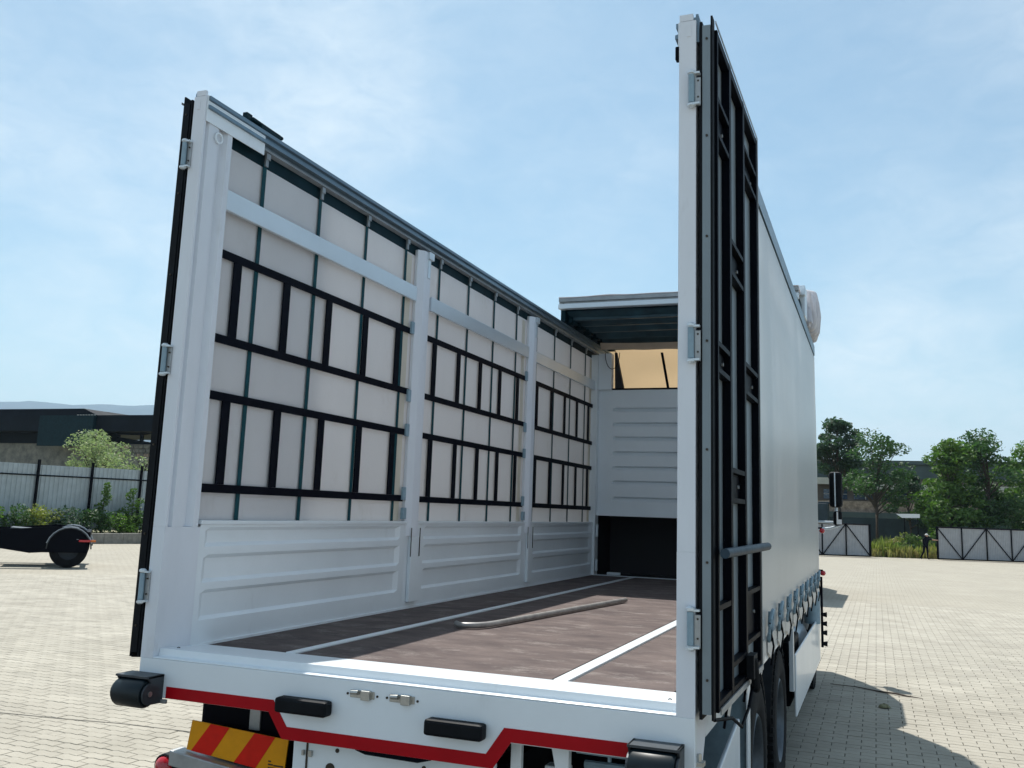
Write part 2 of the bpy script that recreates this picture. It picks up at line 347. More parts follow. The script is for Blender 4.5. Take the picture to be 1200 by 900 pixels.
for k, (nv, d, x0, y0) in enumerate(cells):
    me, vs, fs = paver_mesh(x0)
    z = G(y0)+random.uniform(-.0012, .0012)
    if k < 300 and not nv:
        o = bpy.data.objects.new('paver', me); C.objects.link(o); o.parent = pav; o.location = Vector((x0, y0, z))-WPOS[pav.name]
        o.rotation_euler = (random.uniform(-.006, .006), random.uniform(-.004, .004), 0)
    else:
        n = len(rest_v); rest_v += [(v[0]+x0, v[1]+y0, v[2]+z) for v in vs]; rest_f += [tuple(i+n for i in f) for f in fs]
me = bpy.data.meshes.new('paver_field'); me.from_pydata([(v[0], v[1]-10, v[2]+1.27) for v in rest_v], [], rest_f); me.materials.append(M['paver'])
o = bpy.data.objects.new('paver_field', me); C.objects.link(o); o.parent = pav; o['kind'] = 'stuff'
mb = MB(); RS = [0.5, 4, 8, 12, 16, 17.8, 20, 23, 26.75]; AS = [math.radians(-115+2.5*k) for k in range(60)]
mb.relief(RS, AS, lambda r_, a: (CAMP.x+r_*math.sin(a), CAMP.y+r_*math.cos(a), G(CAMP.y+r_*math.cos(a))-.010)); o = obj('joint_sand', mb, 'sand', pav)
mb = MB()
for a, b in (((-4.6, 3.10), (-3.715, 3.227)), ((-3.715, 3.227), (-3.118, 3.339)), ((-3.118, 3.339), (-2.455, 3.385)), ((-2.455, 3.385), (-1.6, 3.40))):
    mb.add([(a[0], a[1]-.008, -1.2665), (b[0], b[1]-.008, -1.2665), (b[0], b[1]+.008, -1.2665), (a[0], a[1]+.008, -1.2665)], [(0, 1, 2, 3)])
o = obj('paving_joint', mb, 'sand', pav)
mb = MB(); mb.tube([(2.60, 9.12, -1.262), (2.897, 9.044, -1.258), (3.157, 8.89, -1.262), (3.343, 8.763, -1.250), (3.44, 8.73, -1.258), (3.62, 8.68, -1.262)], [.004, .006, .008, .012, .009, .003], 6); o = obj('dry_twig', mb, 'bark'); tag(o, 'long thin brown twig lying on the paving at the shadow edge', 'twig')
mb = MB(); rc = random.Random(3); mb.lathe([(0, 0), (.07, .0), (.065, .02), (.03, .035), (0, .038)], (3.21, 7.88, -1.268), 'z', 9); mb.v = [(x+rc.uniform(-.015, .015), y+rc.uniform(-.02, .02), z+rc.uniform(0, .008)) for x, y, z in mb.v]; o = obj('earth_clod', mb, 'earth'); tag(o, 'small clod of earth on the sunlit paving beside the truck shadow', 'clod')
# distant hills
mb = MB()
def hill(u, v):
    x = -7800+u*8600; y = 3400+v*1500
    t = min(1, max(0, (300-x)/4200)); t = t*t*(3-2*t)
    prof = 1+.035*math.sin(x*.0021+.4)+.02*noise.noise((x*.0015, 3, 1))
    h = 0.146*4000*t*prof*math.sin(min(1, v*1.6)*math.pi/2)*(1+.04*noise.noise((x*.003, 3, v*3)))
    return (x, y, -30+h+8*noise.noise((x*.01, 3, v*9)))
mb.grid(hill, 120, 10); hl = struct(obj('hills', mb, 'hill', smooth=True)); hl['label'] = 'low blue hills on the horizon behind the dark shed'

# ================================================================== THE TRUCK
W, H = 2.55, 2.75
T = thing('box_truck', (1.275, 0, -1.27), 'white curtain-side truck seen from behind, roof slid forward and rear doors folded open', 'truck')
def mir(s, x): return x if s < 0 else W-x
def mbox(mb, s, x0, x1, y0, y1, z0, z1):
    a, b = sorted((mir(s, x0), mir(s, x1))); return mb.box(a, b, y0, y1, z0, z1)
# floor
for x0, x1 in ((.080, .522), (.598, 1.868), (1.962, 2.396)):
    mb = MB(); mb.box(x0, x1, .378, 7.20, -.06, 0); obj('floor_panel', mb, 'floor', T)
mb = MB(); mb.box(.066, 2.484, .36, 7.34, -.075, -.012); obj('floor_bed', mb, 'floorgap', T)
for x0, x1 in ((.535, .585), (1.882, 1.946)):
    mb = MB(); mb.box(x0, x1, .372, 7.25, -.02, .004); obj('floor_strip', mb, 'white', T, bevel=.002)
mb = MB(); mb.box(2.41, 2.484, .372, 7.25, -.02, .006); obj('floor_edge_strip', mb, 'white', T)
mb = MB(); mb.box(.10, 2.45, 7.20, 7.24, -.02, .008); obj('front_floor_strip', mb, 'lath', T)
# rear sill and beam
mb = MB(); mb.prism([(0, -.012), (.036, -.010), (.042, .023), (.10, .020), (.374, .001), (.374, -.10), (.055, -.10), (.055, -.018), (0, -.018)], 'x', .07, 2.48)
obj('rear_sill', mb, 'white', T, bevel=.003)
zb = -.185
pl = [(0, 0), (0, zb+.03), (.06, zb+.03), (.06, zb), (.725, zb), (.80, -.288), (1.745, -.288), (1.815, zb), (2.36, zb), (2.36, -.30), (2.55, -.32), (2.55, 0)]
pl = [(x, min(z, -.0183)) for x, z in pl]
mb = MB(); mb.prism(pl, 'y', 0, .05); beam = obj('rear_beam', mb, 'white', T, bevel=.003)
st = [(.165, -.133), (.74, -.133), (.815, -.235), (1.735, -.235), (1.808, -.130), (2.325, -.130), (2.325, -.181), (1.838, -.181), (1.765, -.286), (.795, -.286), (.72, -.183), (.165, -.183)]
def strip(mb, top, bot, y0, y1):
    for i in range(len(top)-1):
        mb.prism([top[i], top[i+1], bot[i+1], bot[i]], 'y', y0, y1)
mb = MB(); strip(mb, st[:6], st[:5:-1], -.003, .002); obj('red_stripe', mb, 'red', beam, origin=(1.2, 0, -.28))
# rubber blocks
for x0, zt_ in ((.785, -.106), (1.487, -.120)):
    mb = MB(); mb.box(x0, x0+.25, -.065, 0, zt_-.062, zt_); o = obj('rubber_bumper', mb, 'rubber', T, bevel=.012)
# catches
for x0 in (1.115, 1.30):
    mb = MB(); mb.box(x0, x0+.115, -.004, 0, -.083, -.053); mb.box(x0+.06, x0+.10, -.022, 0, -.088, -.050)
    o = obj('door_catch', mb, 'zinc', T, bevel=.002)
    mb = MB(); mb.tube([(x0+.01, -.012, -.062), (x0+.045, -.014, -.060)], .010, 8); obj('catch_pin', mb, 'zinc', o, smooth=True)
    for dx in (-.012, .128):
        mb = MB(); mb.tube([(x0+dx, -.004, -.070), (x0+dx, .0, -.070)], .005, 8); obj('bolt_hole', mb, 'ink', o)
# small tie hooks at the sill corners
for x0 in (.12, 2.43):
    mb = MB(); mb.tube([(x0, .10, .0205), (x0+.006, .104, .0235), (x0+.014, .104, .0215)], .002, 6); obj('rope_eye', mb, 'black', T)
# roller buffers
def roller(xc0, xc1, zc, yc):
    mb = MB(); r = .062; mb.lathe([(0, xc0), (r*.9, xc0), (r, xc0+.012), (r, xc1-.012), (r*.9, xc1), (0, xc1)], (0, yc, zc), 'x', 24); ro = obj('roller_buffer', mb, 'rollteal', T, smooth=True)
    for a in (xc0-.012, xc1+.002):
        poly = [(yc+r*.75*math.cos(t), zc+r*.75*math.sin(t)) for t in [math.pi/2+i*math.pi/8 for i in range(9)]]+[(0, zc-.05), (0, zc+.075), (yc-.02, zc+.075)]
        mb = MB(); mb.prism(poly, 'x', a, a+.010); obj('buffer_bracket', mb, 'bracket', ro, bevel=.002)
    mb = MB(); mb.box(xc0-.012, xc1+.012, yc-.02, -.001, zc+.066, zc+.075); obj('buffer_cover', mb, 'bracket', ro)
    mb = MB(); mb.lathe([(0, .004), (.012, .004), (.012, 0)], (xc1+.012, yc, zc), 'x', 10); mb.lathe([(0, -.004), (.012, -.004), (.012, 0)], (xc0-.012, yc, zc), 'x', 10); objs('axle_bolt', mb, 'zinc', ro)
roller(-.025, .135, -.155, -.085)
roller(2.335, 2.50, -.185, -.085)
mb = MB(); mb.box(.145, .175, -.012, 0, -.205, -.188); obj('corner_clip', mb, 'aludull', T)

# ---- pillars, boards, curtains on both sides
PB = [(.23, 2.43), (2.68, 4.87), (5.08, 7.20)]       # bays between pillars
def zrec(z):      # recess depth of the corrugated boards
    for a, b in ((.14, .25), (.32, .42), (.495, .555)):
        if a-.018 < z < b+.018:
            return .02*min(1, (z-a+.018)/.018, (b+.018-z)/.018)
    return 0
ZS = [.0, .05]+[q for a, b in ((.14, .25), (.32, .42), (.495, .555)) for q in (a-.018, a, b, b+.018)]+[.585]
strap_ys = [.57+.575*k for k in range(12)]
def side(s):
    nm = 'left' if s < 0 else 'right'
    # rear post: plate in the rear plane plus relief on the inner face
    poly = [(0, 0), (.066, 0), (.070, .004), (.070, .018), (.052, .024), (.052, .038), (.070, .046), (.070, .122), (.040, .142), (.040, .172), (.070, .194), (.070, .232), (.030, .232), (.030, .22), (0, .22)]
    mb = MB(); mb.prism([(mir(s, x), y) for x, y in poly], 'z', .575, H-.02); post = obj('rear_post', mb, 'whitepost', T)
    mb = MB(); a, b = sorted((mir(s, 0), mir(s, .07))); mb.box(a, b, 0, .2505, -.0181, .5745); obj('post_base', mb, 'whitepost', post)
    mb = MB(); mbox(mb, s, .071, .076, .012, .50, 2.60, 2.735); obj('corner_plate', mb, 'white', post)
    if s < 0:
        mb = MB(); mb.lathe([(.022, .0), (.022, .006), (.030, .006), (.030, 0)], (mir(s, .0765), .115, 2.545), 'x', 20); obj('ring_mark', mb, 'white', post)
    # hinges on the outer edge of the post
    for zc in (2.42, 1.37, .30):
        xc = -.018 if s < 0 else 2.535
        mb = MB(); mb.tube([(xc, -.018, zc-.060), (xc, -.018, zc+.060)], .0125, 10); hg = obj('door_hinge', mb, 'bluegrey', T, smooth=True)
        mb = MB(); mb.lathe([(0, -.080), (.010, -.080), (.017, -.074), (.017, -.066), (0, -.066)], (xc, -.018, zc), 'z', 10); mb.lathe([(0, .080), (.010, .080), (.017, .074), (.017, .066), (0, .066)], (xc, -.018, zc), 'z', 10); objs('hinge_cap', mb, 'lath', hg)
        mb = MB()
        for dz in (-.070, .062): mb.box(xc-.010, xc+.034, -.026, -.003, zc+dz, zc+dz+.008)
        objs('hinge_arm', mb, 'lath', hg)
        mb = MB()
        if s > 0: mb.box(xc+.012, xc+.036, -.012, -.004, zc-.07, zc+.050)
        else: mb.box(xc+.008, xc+.034, -.008, -.001, zc-.065, zc+.065)
        obj('hinge_leaf', mb, 'galv', hg, bevel=.002)
        mb = MB()
        for dz in (-.035, .035): mb.tube([(xc+(.026 if s > 0 else .024), -.014, zc+dz), (xc+(.026 if s > 0 else .024), -.006, zc+dz)], .004, 8)
        objs('hinge_bolt', mb, 'ink', hg)
    # corrugated side boards
    for (y0, y1) in PB:
        ya = y0+.021 if y0 < 1 else y0-.248+(.04 if y0 > 5 else 0); yb = y1
        ys_ = [ya, y0+.06, y0+.10, y1-.10, y1-.06, yb]
        def f(y, z, y0=y0, y1=y1):
            m_ = 1.0 if y0+.09 < y < y1-.09 else 0.0
            return (mir(s, .070-zrec(z)*m_), y, z)
        mb = MB(); mb.relief(ys_, ZS, f)
        mb.relief([ya, yb], [0, .585], lambda y, z: (mir(s, .012), y, z))
        bd = obj('side_board', mb, 'white', T)
        mb = MB(); mbox(mb, s, .012, .076, ya, yb, .586, .606); obj('board_top_rail', mb, 'white', bd, bevel=.002)
    mb = MB(); mbox(mb, s, .010, .080, .25, 7.30, -.011, .012); obj('side_rail', mb, 'white', T)
    # curtain: one sheet with light waves, straps, belts and stiffening battens
    def f(u, v):
        y = .20+u*7.08; z = .607+v*1.952
        return (mir(s, .026+.003*noise.noise((y*1.1, z*.7, 5+s))+.002*noise.noise((y*5, z*1.6, 9))), y, z)
    mb = MB(); mb.grid(f, 90, 26); cu = obj('side_curtain', mb, 'curtin', T, smooth=True)
    for y in strap_ys:
        mb = MB(); mbox(mb, s, .034, .037, y-.016, y+.016, .6065, 2.575); obj('webbing_strap', mb, 'teal', cu)
        mb = MB(); mbox(mb, s, .038, .050, y-.013, y+.013, 2.56, 2.64); mbox(mb, s, .050, .058, y-.018, y+.018, 2.60, 2.635); obj('curtain_roller', mb, 'aludull', cu, bevel=.002)
    for (y0, y1) in PB:
        for z in (1.975, 1.53, 1.235, .765):
            mb = MB(); mbox(mb, s, .040, .047, y0+.003, y1-.003, z-.022, z+.022); obj('horizontal_belt', mb, 'belt', cu)
        n = 5
        c0 = {0: .40, 1: 2.83, 2: 5.21}[PB.index((y0, y1))]
        for k in range(n):
            y = c0+.456*k
            for (za, zb_) in ((1.5525, 1.9525), (.7875, 1.2125)):
                mb = MB(); mbox(mb, s, .0385, .0465, y-.032, y+.032, za, zb_); obj('batten', mb, 'belt', cu)
        mb = MB(); mbox(mb, s, .0325, .0335, y1-.11, y1-.035, .61, 2.54); obj('curtain_edge_band', mb, 'creamband', cu)
        # white aluminium lath between the pillars
        zl = {0: 2.255, 1: 2.235, 2: 2.225}[PB.index((y0, y1))]
        mb = MB(); mbox(mb, s, .050, .072, y0-.0, y1+.0, zl-.055, zl+.055); obj('side_lath', mb, 'lath', T, bevel=.004)
    # middle pillars
    for y0, y1 in ((2.44, 2.665), (4.88, 5.075)):
        ym = (y0+y1)/2; hw = (y1-y0)/2
        poly = [(.030, y0+.01), (.058, y0), (.094, y0+.045), (.098, ym-.02), (.098, ym+.03), (.088, y1-.06), (.060, y1-.01), (.030, y1)]
        mb = MB(); mb.prism([(mir(s, x), y) for x, y in poly], 'z', .50, 2.60); po = obj('side_pillar', mb, 'whitepost', T, bevel=.003)
        mb = MB(); mbox(mb, s, .071, .0975, y0+.055, y1-.02, .045, .4995); obj('pillar_foot', mb, 'white', po, bevel=.004)
        mb = MB(); mbox(mb, s, .1, .104, ym-.075, ym-.068, .36, .56); mbox(mb, s, .1, .104, ym+.062, ym+.069, .36, .56); objs('pillar_slot', mb, 'ink', po)
        mb = MB(); mbox(mb, s, .095, .118, ym-.03, ym+.05, 2.545, 2.60); mbox(mb, s, .098, .104, ym-.02, ym+.02, 2.40, 2.545); objs('pillar_lock', mb, 'lath', po, bevel=.003)
        mb = MB()
        for zz in (2.0, 1.5, 1.25, .8): mbox(mb, s, .045, .065, y0-.045, y0-.001, zz-.045, zz+.045)
        mbox(mb, s, .05, .075, y0-.05, y0-.001, .62, .70)
        objs('batten_pocket', mb, 'bluegrey', po, bevel=.004)
    mb = MB(); mbox(mb, s, .012, .10, 7.20, 7.34, -.011, 2.60); obj('front_pillar', mb, 'white', T, bevel=.004)
    # top rail: dark channel below, aluminium extrusion above
    mb = MB(); mbox(mb, s, -.002, .022, .23, 7.9, 2.56, 2.665); obj('curtain_channel', mb, 'darkteal', T)
    mb = MB(); mb.prism([(mir(s, x), z) for x, z in [(-.010, 2.64), (-.010, 2.752), (-.004, 2.765), (.004, 2.765), (.004, 2.752), (.060, 2.748), (.072, 2.735), (.086, 2.735), (.086, 2.715), (.070, 2.708), (.070, 2.690), (.090, 2.684), (.090, 2.668), (.058, 2.664), (.050, 2.645)]], 'y', .018, 7.92)
    rl = obj('roof_rail', mb, 'alu', T)
    mb = MB(); mb.prism([(mir(s, x), z) for x, z in [(.030, 2.632), (.062, 2.640), (.062, 2.652), (.030, 2.644)]], 'y', .30, 7.3); obj('track_lip', mb, 'aludull', rl)
    mb = MB(); mbox(mb, s, .012, .068, .0, .016, 2.732, 2.76); mbox(mb, s, .02, .04, -.002, .03, 2.66, 2.715); obj('rail_end_cap', mb, 'whitepost', rl)
    mb = MB(); mbox(mb, s, -.004, .004, .03, 7.9, 2.7655, 2.772); obj('rail_fin', mb, 'darkteal', rl)
    if s < 0:
        mb = MB(); mb.box(.005, .05, .36, .58, 2.753, 2.782); mb.box(.01, .04, .37, .42, 2.782, 2.806); mb.box(.03, .075, .46, .64, 2.742, 2.772); mb.tube([(.055, .40, 2.775), (.055, .68, 2.768)], .012, 8); mb.box(.0, .03, .60, .66, 2.775, 2.79)
        obj('roof_lock', mb, 'darkteal', rl, bevel=.004)
    else:
        mb = MB(); mb.box(2.462, 2.479, .01, .04, 2.57, 2.63); obj('roof_lock', mb, 'black', rl, bevel=.004)
side(-1); side(1)

# ---- outside skin of the curtains with buckles
def outer(s):
    def f(u, v):
        y = .235+u*7.70; z = -.02+v*2.64
        bulge = .030*math.sin(math.pi*min(1, v*1.02))**.7 if 0 < v < 1 else 0
        bulge *= max(0, math.sin(math.pi*min(1, max(0, u))))**.35
        return (mir(s, -.004-bulge-.0025*noise.noise((y*.6, z*.6, 3+s))), y, z)
    mb = MB(); mb.grid(f, 80, 24); oc = obj('outer_curtain', mb, 'curtout', T, smooth=True)
    # lower flaps between the buckles
    ys = [.45+.62*k for k in range(12)]
    for i, y in enumerate(ys):
        mb = MB(); x = mir(s, -.006); d = .012 if s > 0 else -.012
        mb.relief([y+.04, y+.16, y+.30, y+.44, y+.59], [-.15, -.07, 0.02], lambda a, b: (x+d*(.5+.8*noise.noise((a*6, b*9, 1))), a, b if b > -.1 else b+.09*abs(a-y-.31)/.25))
        obj('curtain_flap', mb, 'curtout', oc, solid=.003)
        # buckle: a loop, its tongue and the strap running down to the rail
        bx = mir(s, -.022); sg = 1 if s > 0 else -1
        pts = [(bx+sg*(.016+.012*math.sin(t)), y+.055*math.cos(t), .090+.090*math.sin(t)) for t in [k*2*math.pi/14 for k in range(15)]]
        mb = MB(); mb.tube(pts, .011, 6, cap=False); mb.tube([(bx+sg*.010, y, .17), (bx+sg*.016, y, .09), (bx+sg*.010, y, .0)], [.010, .020, .012], 8); bk = obj('curtain_buckle', mb, 'bluegrey', T, smooth=True)
        mb = MB(); mb.tube([(bx+sg*.022, y, .02), (bx+sg*.028, y+.02, -.03), (bx+sg*.010, y+.035, -.14)], .006, 6); mb.tube([(bx+sg*.016, y-.06, .11), (bx+sg*.024, y, .0)], .005, 6); obj('buckle_strap', mb, 'black', bk)
    mb = MB(); mbox(mb, s, .004, .05, .25, 7.9, -.13, -.0125); obj('chassis_side_rail', mb, 'white', T)
outer(-1); outer(1)

# ---- front bulkhead
ribz = [.91, 1.10, 1.27, 1.445, 1.62, 1.79, 1.965]
zz = [.70]+[q for r_ in ribz for q in (r_-.05, r_-.012, r_+.002)]+[2.15, 2.18]
def fz(z):
    for r_ in ribz:
        if abs(z-(r_-.012)) < .002: return .045
    return 0
mb = MB(); mb.relief([.09, .27, .30, 2.25, 2.28, 2.46], zz, lambda x, z: (x, 7.30+(fz(z) if .29 < x < 2.26 else 0), z)); mb.relief([.09, 2.46], [.70, 2.18], lambda x, z: (x, 7.345, z))
bh = obj('front_bulkhead', mb, 'white', T)
mb = MB(); mb.box(.101, .26, 7.24, 7.34, 2.18, 2.62); mb.box(2.29, 2.449, 7.24, 7.34, 2.18, 2.62); objs('bulkhead_upright', mb, 'white', T)
mb = MB(); mb.box(.10, 2.45, 7.27, 7.30, .685, .715); obj('bulkhead_edge', mb, 'white', bh)
mb = MB(); mb.box(.26, 2.29, 7.29, 7.32, 2.181, 2.20); obj('window_sill_bar', mb, 'black', bh)
mb = MB(); mb.grid(lambda u, v: (.03+u*2.49, 7.955+.015*noise.noise((u*4, v*3, 2)), 2.13+v*.70), 20, 8); obj('front_tarpaulin', mb, 'tan', T, smooth=True)
for a in ((.80, .885), (1.56, 1.64)):
    mb = MB(); mb.prism([(a[0], 2.66), (a[0]+.03, 2.66), (a[1]+.03, 2.19), (a[1], 2.19)], 'y', 7.50, 7.515); obj('window_strut', mb, 'black', T)
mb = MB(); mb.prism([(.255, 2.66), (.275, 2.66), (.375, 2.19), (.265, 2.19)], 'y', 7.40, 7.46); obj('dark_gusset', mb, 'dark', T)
# compartment below the bulkhead
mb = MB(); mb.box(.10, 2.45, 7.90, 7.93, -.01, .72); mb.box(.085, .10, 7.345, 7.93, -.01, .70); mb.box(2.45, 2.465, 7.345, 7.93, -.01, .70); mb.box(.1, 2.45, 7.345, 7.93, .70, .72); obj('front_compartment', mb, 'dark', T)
mb = MB(); mb.box(.066, 2.484, 7.345, 7.93, -.07, -.013); obj('compartment_floor', mb, 'floorgap', T)
mb = MB(); mb.box(.03, 2.52, 7.94, 7.98, -.05, 2.14); obj('front_wall', mb, 'white', T)
mb = MB(); mb.box(.11, .135, 7.20, 7.235, .05, .18); mb.box(.11, .135, 7.20, 7.235, .44, .58); objs('lower_hinge', mb, 'lath', T, bevel=.004)
mb = MB(); mb.box(.24, .40, 7.25, 7.28, .01, .04); obj('floor_cleat', mb, 'lath', T, bevel=.004)
pts = [(.19+.09*(1-math.cos(t))*1.0, 7.20, 2.62-.20*math.sin(t)) for t in [k*math.pi/10 for k in range(11)]]
mb = MB(); mb.tube(pts, .004, 5); obj('loose_cable', mb, 'black', T)

# ---- sliding roof gathered at the front
rf_y = 5.88
mb = MB()
def seg(z0, z1, y0, y1): mb.box(.02, 2.53, y0, y1, z0, z1)
seg(2.885, 2.9395, rf_y-.012, rf_y+.07)
rb = obj('roof_end_beam', mb, 'lath', T, bevel=.006)
mb = MB(); seg(2.94, 2.964, rf_y+.030, rf_y+.06); obj('beam_groove', mb, 'galv', rb)
mb = MB(); seg(2.9645, 3.010, rf_y+.004, rf_y+.05); obj('beam_face', mb, 'aludull', rb, bevel=.004)
mb = MB(); mb.grid(lambda u, v: (.02+u*2.51, rf_y-.004+v*.36, 3.014+.010*noise.noise((u*7, v*2, 4))), 30, 3); obj('beam_top_lip', mb, 'fold', rb, smooth=True, solid=.006)
for i, (x, zz_) in enumerate([(2.1, 3.03), (1.35, 3.03), (1.42, 3.03)]):
    mb = MB(); mb.box(x, x+.05, rf_y+.04, rf_y+.09, 3.026, 3.045); obj('beam_cap', mb, 'zinc', rb, bevel=.004)
mb = MB(); mb.relief([.03, .12, .7, 1.3, 1.9, 2.43, 2.52], [rf_y+.08, 6.3, 6.7, 7.1, 7.5, 7.92], lambda x, y: (x, y, 2.985+.03*math.sin(y*7.85))); obj('roof_sheet', mb, ['fold'], T, solid=.006)
for a in (.018, 2.482):
    mb = MB(); mb.box(a, a+.05, rf_y+.10, 7.92, 2.768, 2.90); obj('roof_side_skirt', mb, 'darkteal', T)
for k, y in enumerate([rf_y+.22, rf_y+.52, rf_y+.85, rf_y+1.15, rf_y+1.42, rf_y+1.68, rf_y+1.9]):
    mb = MB(); mb.box(.06, 2.49, y, y+.055, 2.80-.006*k, 2.865-.006*k); bow = obj('roof_bow', mb, 'navy', T, bevel=.006)
    for a in (.06, 2.40):
        mb = MB(); mb.box(a, a+.09, y-.02, y+.09, 2.752, 2.795-.006*k); mb.box(a+.02, a+.07, y-.05, y-.02, 2.76, 2.83); objs('roof_trolley', mb, 'darkteal', bow, bevel=.006)
# pleats of the roof cloth hanging between the bows
for k, y in enumerate([rf_y+.12, rf_y+.40, rf_y+.72, rf_y+1.03, rf_y+1.30]):
    mb = MB()
    mb.grid(lambda u, v, y=y, k=k: (.08+u*2.39, y+.13*math.sin(v*math.pi)+.01*noise.noise((u*8, v*3, k)), 2.97-.09*v-(.10+.02*k)*math.sin(v*math.pi)+.012*noise.noise((u*6, v*2, k*3))), 24, 8)
    obj('roof_pleat', mb, 'navy', T, smooth=True)
mb = MB(); mb.prism([(rf_y+.02, 2.95), (rf_y+.35, 2.95), (rf_y+.35, 2.80)], 'x', .06, .075); mb.prism([(rf_y+.02, 2.95), (rf_y+.35, 2.95), (rf_y+.35, 2.80)], 'x', 2.475, 2.49); objs('roof_gusset', mb, 'darkteal', T)
mb = MB(); mb.grid(lambda u, v: (.14+u*2.27, 7.14+.05*v+.02*math.sin(u*9), 2.735-.075*v+.018*noise.noise((u*5, v*4, 7))*v-.02*math.sin(u*math.pi)), 30, 5); obj('cream_cloth_edge', mb, 'cream', T, smooth=True)
# folds bulging over the right rail
mb = MB(); mb.box(2.40, 2.57, rf_y+.35, rf_y+.62, 2.77, 3.10); mb.box(2.38, 2.575, rf_y+.30, rf_y+.40, 2.98, 3.06); obj('roof_side_bracket', mb, 'lath', T, bevel=.01)
rnd = random.Random(12)
for k in range(8):
    y = 6.86+k*.125; top = (3.10, 3.20, 3.27, 3.30, 3.29, 3.31, 3.28, 3.24)[k]; xo = 2.575+.075*math.sin((k+1)/9*math.pi)**.6+rnd.uniform(-.008, .008)
    pr = [(2.30, 2.80), (2.30, top-.02), (2.38, top+.01), (2.46, top), (xo-.05, top-.03-.04*rnd.random()), (xo-.012, top-.12), (xo, top-.30), (xo-.006, 2.84), (xo-.03, 2.775), (2.48, 2.772)]
    mb = MB(); mb.prism([(x+rnd.uniform(-.012, .012), z+rnd.uniform(-.014, .014)) for x, z in pr], 'y', y-.052, y+.052)
    o = obj('tarpaulin_fold', mb, 'fold', T, bevel=.03, smooth=True); o.rotation_euler = (rnd.uniform(-.06, .06), rnd.uniform(-.03, .03), rnd.uniform(-.12, .12))
mb = MB(); mb.grid(lambda u, v: (2.40+.20*u, 6.72+.10*math.sin(v*2.6)-.03*u, 2.80+.44*v-.10*u*v), 6, 8); obj('clear_film', mb, 'fold', T, smooth=True, solid=.004)
# ---- tail doors folded against the sides
def door(s):
    def X(a): return 2.576+a if s > 0 else -.026-a
    ang = .016
    def Q(a, y): return X(a+ang*y)
    D = MB()
    def bar(mb, a0, a1, y0, y1, z0, z1):
        vs = [(Q(a, y), y, z) for z in (z0, z1) for y in (y0, y1) for a in (a0, a1)]
        mb.add(vs, [(0, 2, 3, 1), (4, 5, 7, 6), (0, 1, 5, 4), (2, 6, 7, 3), (0, 4, 6, 2), (1, 3, 7, 5)]); return mb
    mb = bar(MB(), .004, .016, .04, 1.285, .012, 2.70); dr = obj('tail_door', mb, 'steelpanel', T)
    # rear edge channel
    mb = MB(); bar(mb, 0, .032, .0, .05, .0, 2.70); obj('door_edge_channel', mb, 'steelpanel' if s > 0 else 'rubber', dr)  # left channel near-black: its shade is put into the colour
    mb = MB(); bar(mb, -.012, -.001, .004, 1.28, -.02, 2.72); bar(mb, .033, .041, .002, .05, -.02, 2.74); obj('rubber_seal', mb, 'rubber', dr)
    mb = MB()
    for zc in [.12+.42*k for k in range(7)]: mb.tube([(Q(.018, 0), -.005, zc), (Q(.018, 0), .0, zc)], .005, 8)
    objs('edge_bolt', mb, 'ink', dr)
    for y0, y1 in ((.0505, .075), (.36, .41), (.765, .815), (1.24, 1.285)):
        mb = bar(MB(), .0165, .052, y0, y1, .0, 2.70); obj('door_upright', mb, 'black', dr, bevel=.002)
    for (ya, yb), zs in (((.0755, .3595), (2.41, 2.26, 1.385, 1.28, .37)), ((.4105, .7645), (1.90, 1.76, .905, .78, .12)), ((.8155, 1.2395), (2.49, 2.36, 1.42, 1.29, .375, .16))):
        for z in zs:
            mb = bar(MB(), .0165, .050, ya, yb, z-.010, z+.010); obj('door_crossbar', mb, 'black', dr)
        mb = bar(MB(), .0165, .050, ya, yb, 2.665, 2.70); bar(mb, .0165, .050, ya, yb, .0, .035); objs('door_rail', mb, 'black', dr)
    for (ya, yb), (z0, z1) in (((.0755, .3595), (2.274, 2.396)), ((.4105, .7645), (1.774, 1.886)), ((.0755, .3595), (1.294, 1.371)), ((.4105, .7645), (.794, .891)), ((.8155, 1.2395), (2.374, 2.476)), ((.8155, 1.2395), (1.304, 1.406)), ((.8155, 1.2395), (.174, .361))):
        mb = bar(MB(), .0165, .024, ya, yb, z0, z1); obj('lock_pocket', mb, 'black', dr)
        mb = MB()
        for yy in (ya+.06, yb-.06): mb.tube([(Q(.024, yy), yy, (z0+z1)/2), (Q(.032, yy), yy, (z0+z1)/2)], .008, 8)
        objs('pocket_bolt', mb, 'galv', dr)
    mb = bar(MB(), .0525, .058, .08, 1.285, -.012, .012); bar(mb, .0525, .056, 1.277, 1.285, .013, 2.70); bar(mb, .0525, .056, .0, 1.285, 2.701, 2.712); obj('door_edge_trim', mb, 'galv', dr)
    if s > 0:
        mb = MB(); mb.tube([(Q(.080, .02), .02, .575), (Q(.085, 1.27), 1.27, .575)], .019, 12); hd = obj('push_bar', mb, 'pushbar', dr, smooth=True)
        mb = MB()
        for yy in (.38, .79): mb.tube([(Q(.05, yy), yy, .575), (Q(.082, yy), yy, .575)], .010, 8)
        objs('bar_stay', mb, 'black', hd)
    mb = bar(MB(), .0525, .085, .74, .86, .02, .12); mb.tube([(Q(.075, .8), .80, .10), (Q(.085, .81), .81, -.02), (Q(.08, .82), .82, -.03)], .020, 8)
    obj('door_latch', mb, 'rubber', dr, bevel=.004)
    mb = MB(); mb.tube([(Q(.04, .02), .02, -.02), (Q(.06, .3), .30, -.06), (Q(.06, .55), .55, -.14), (Q(.06, .75), .75, -.10), (Q(.07, .82), .82, -.0)], .007, 6); obj('latch_cable', mb, 'black', dr)
door(1); door(-1)

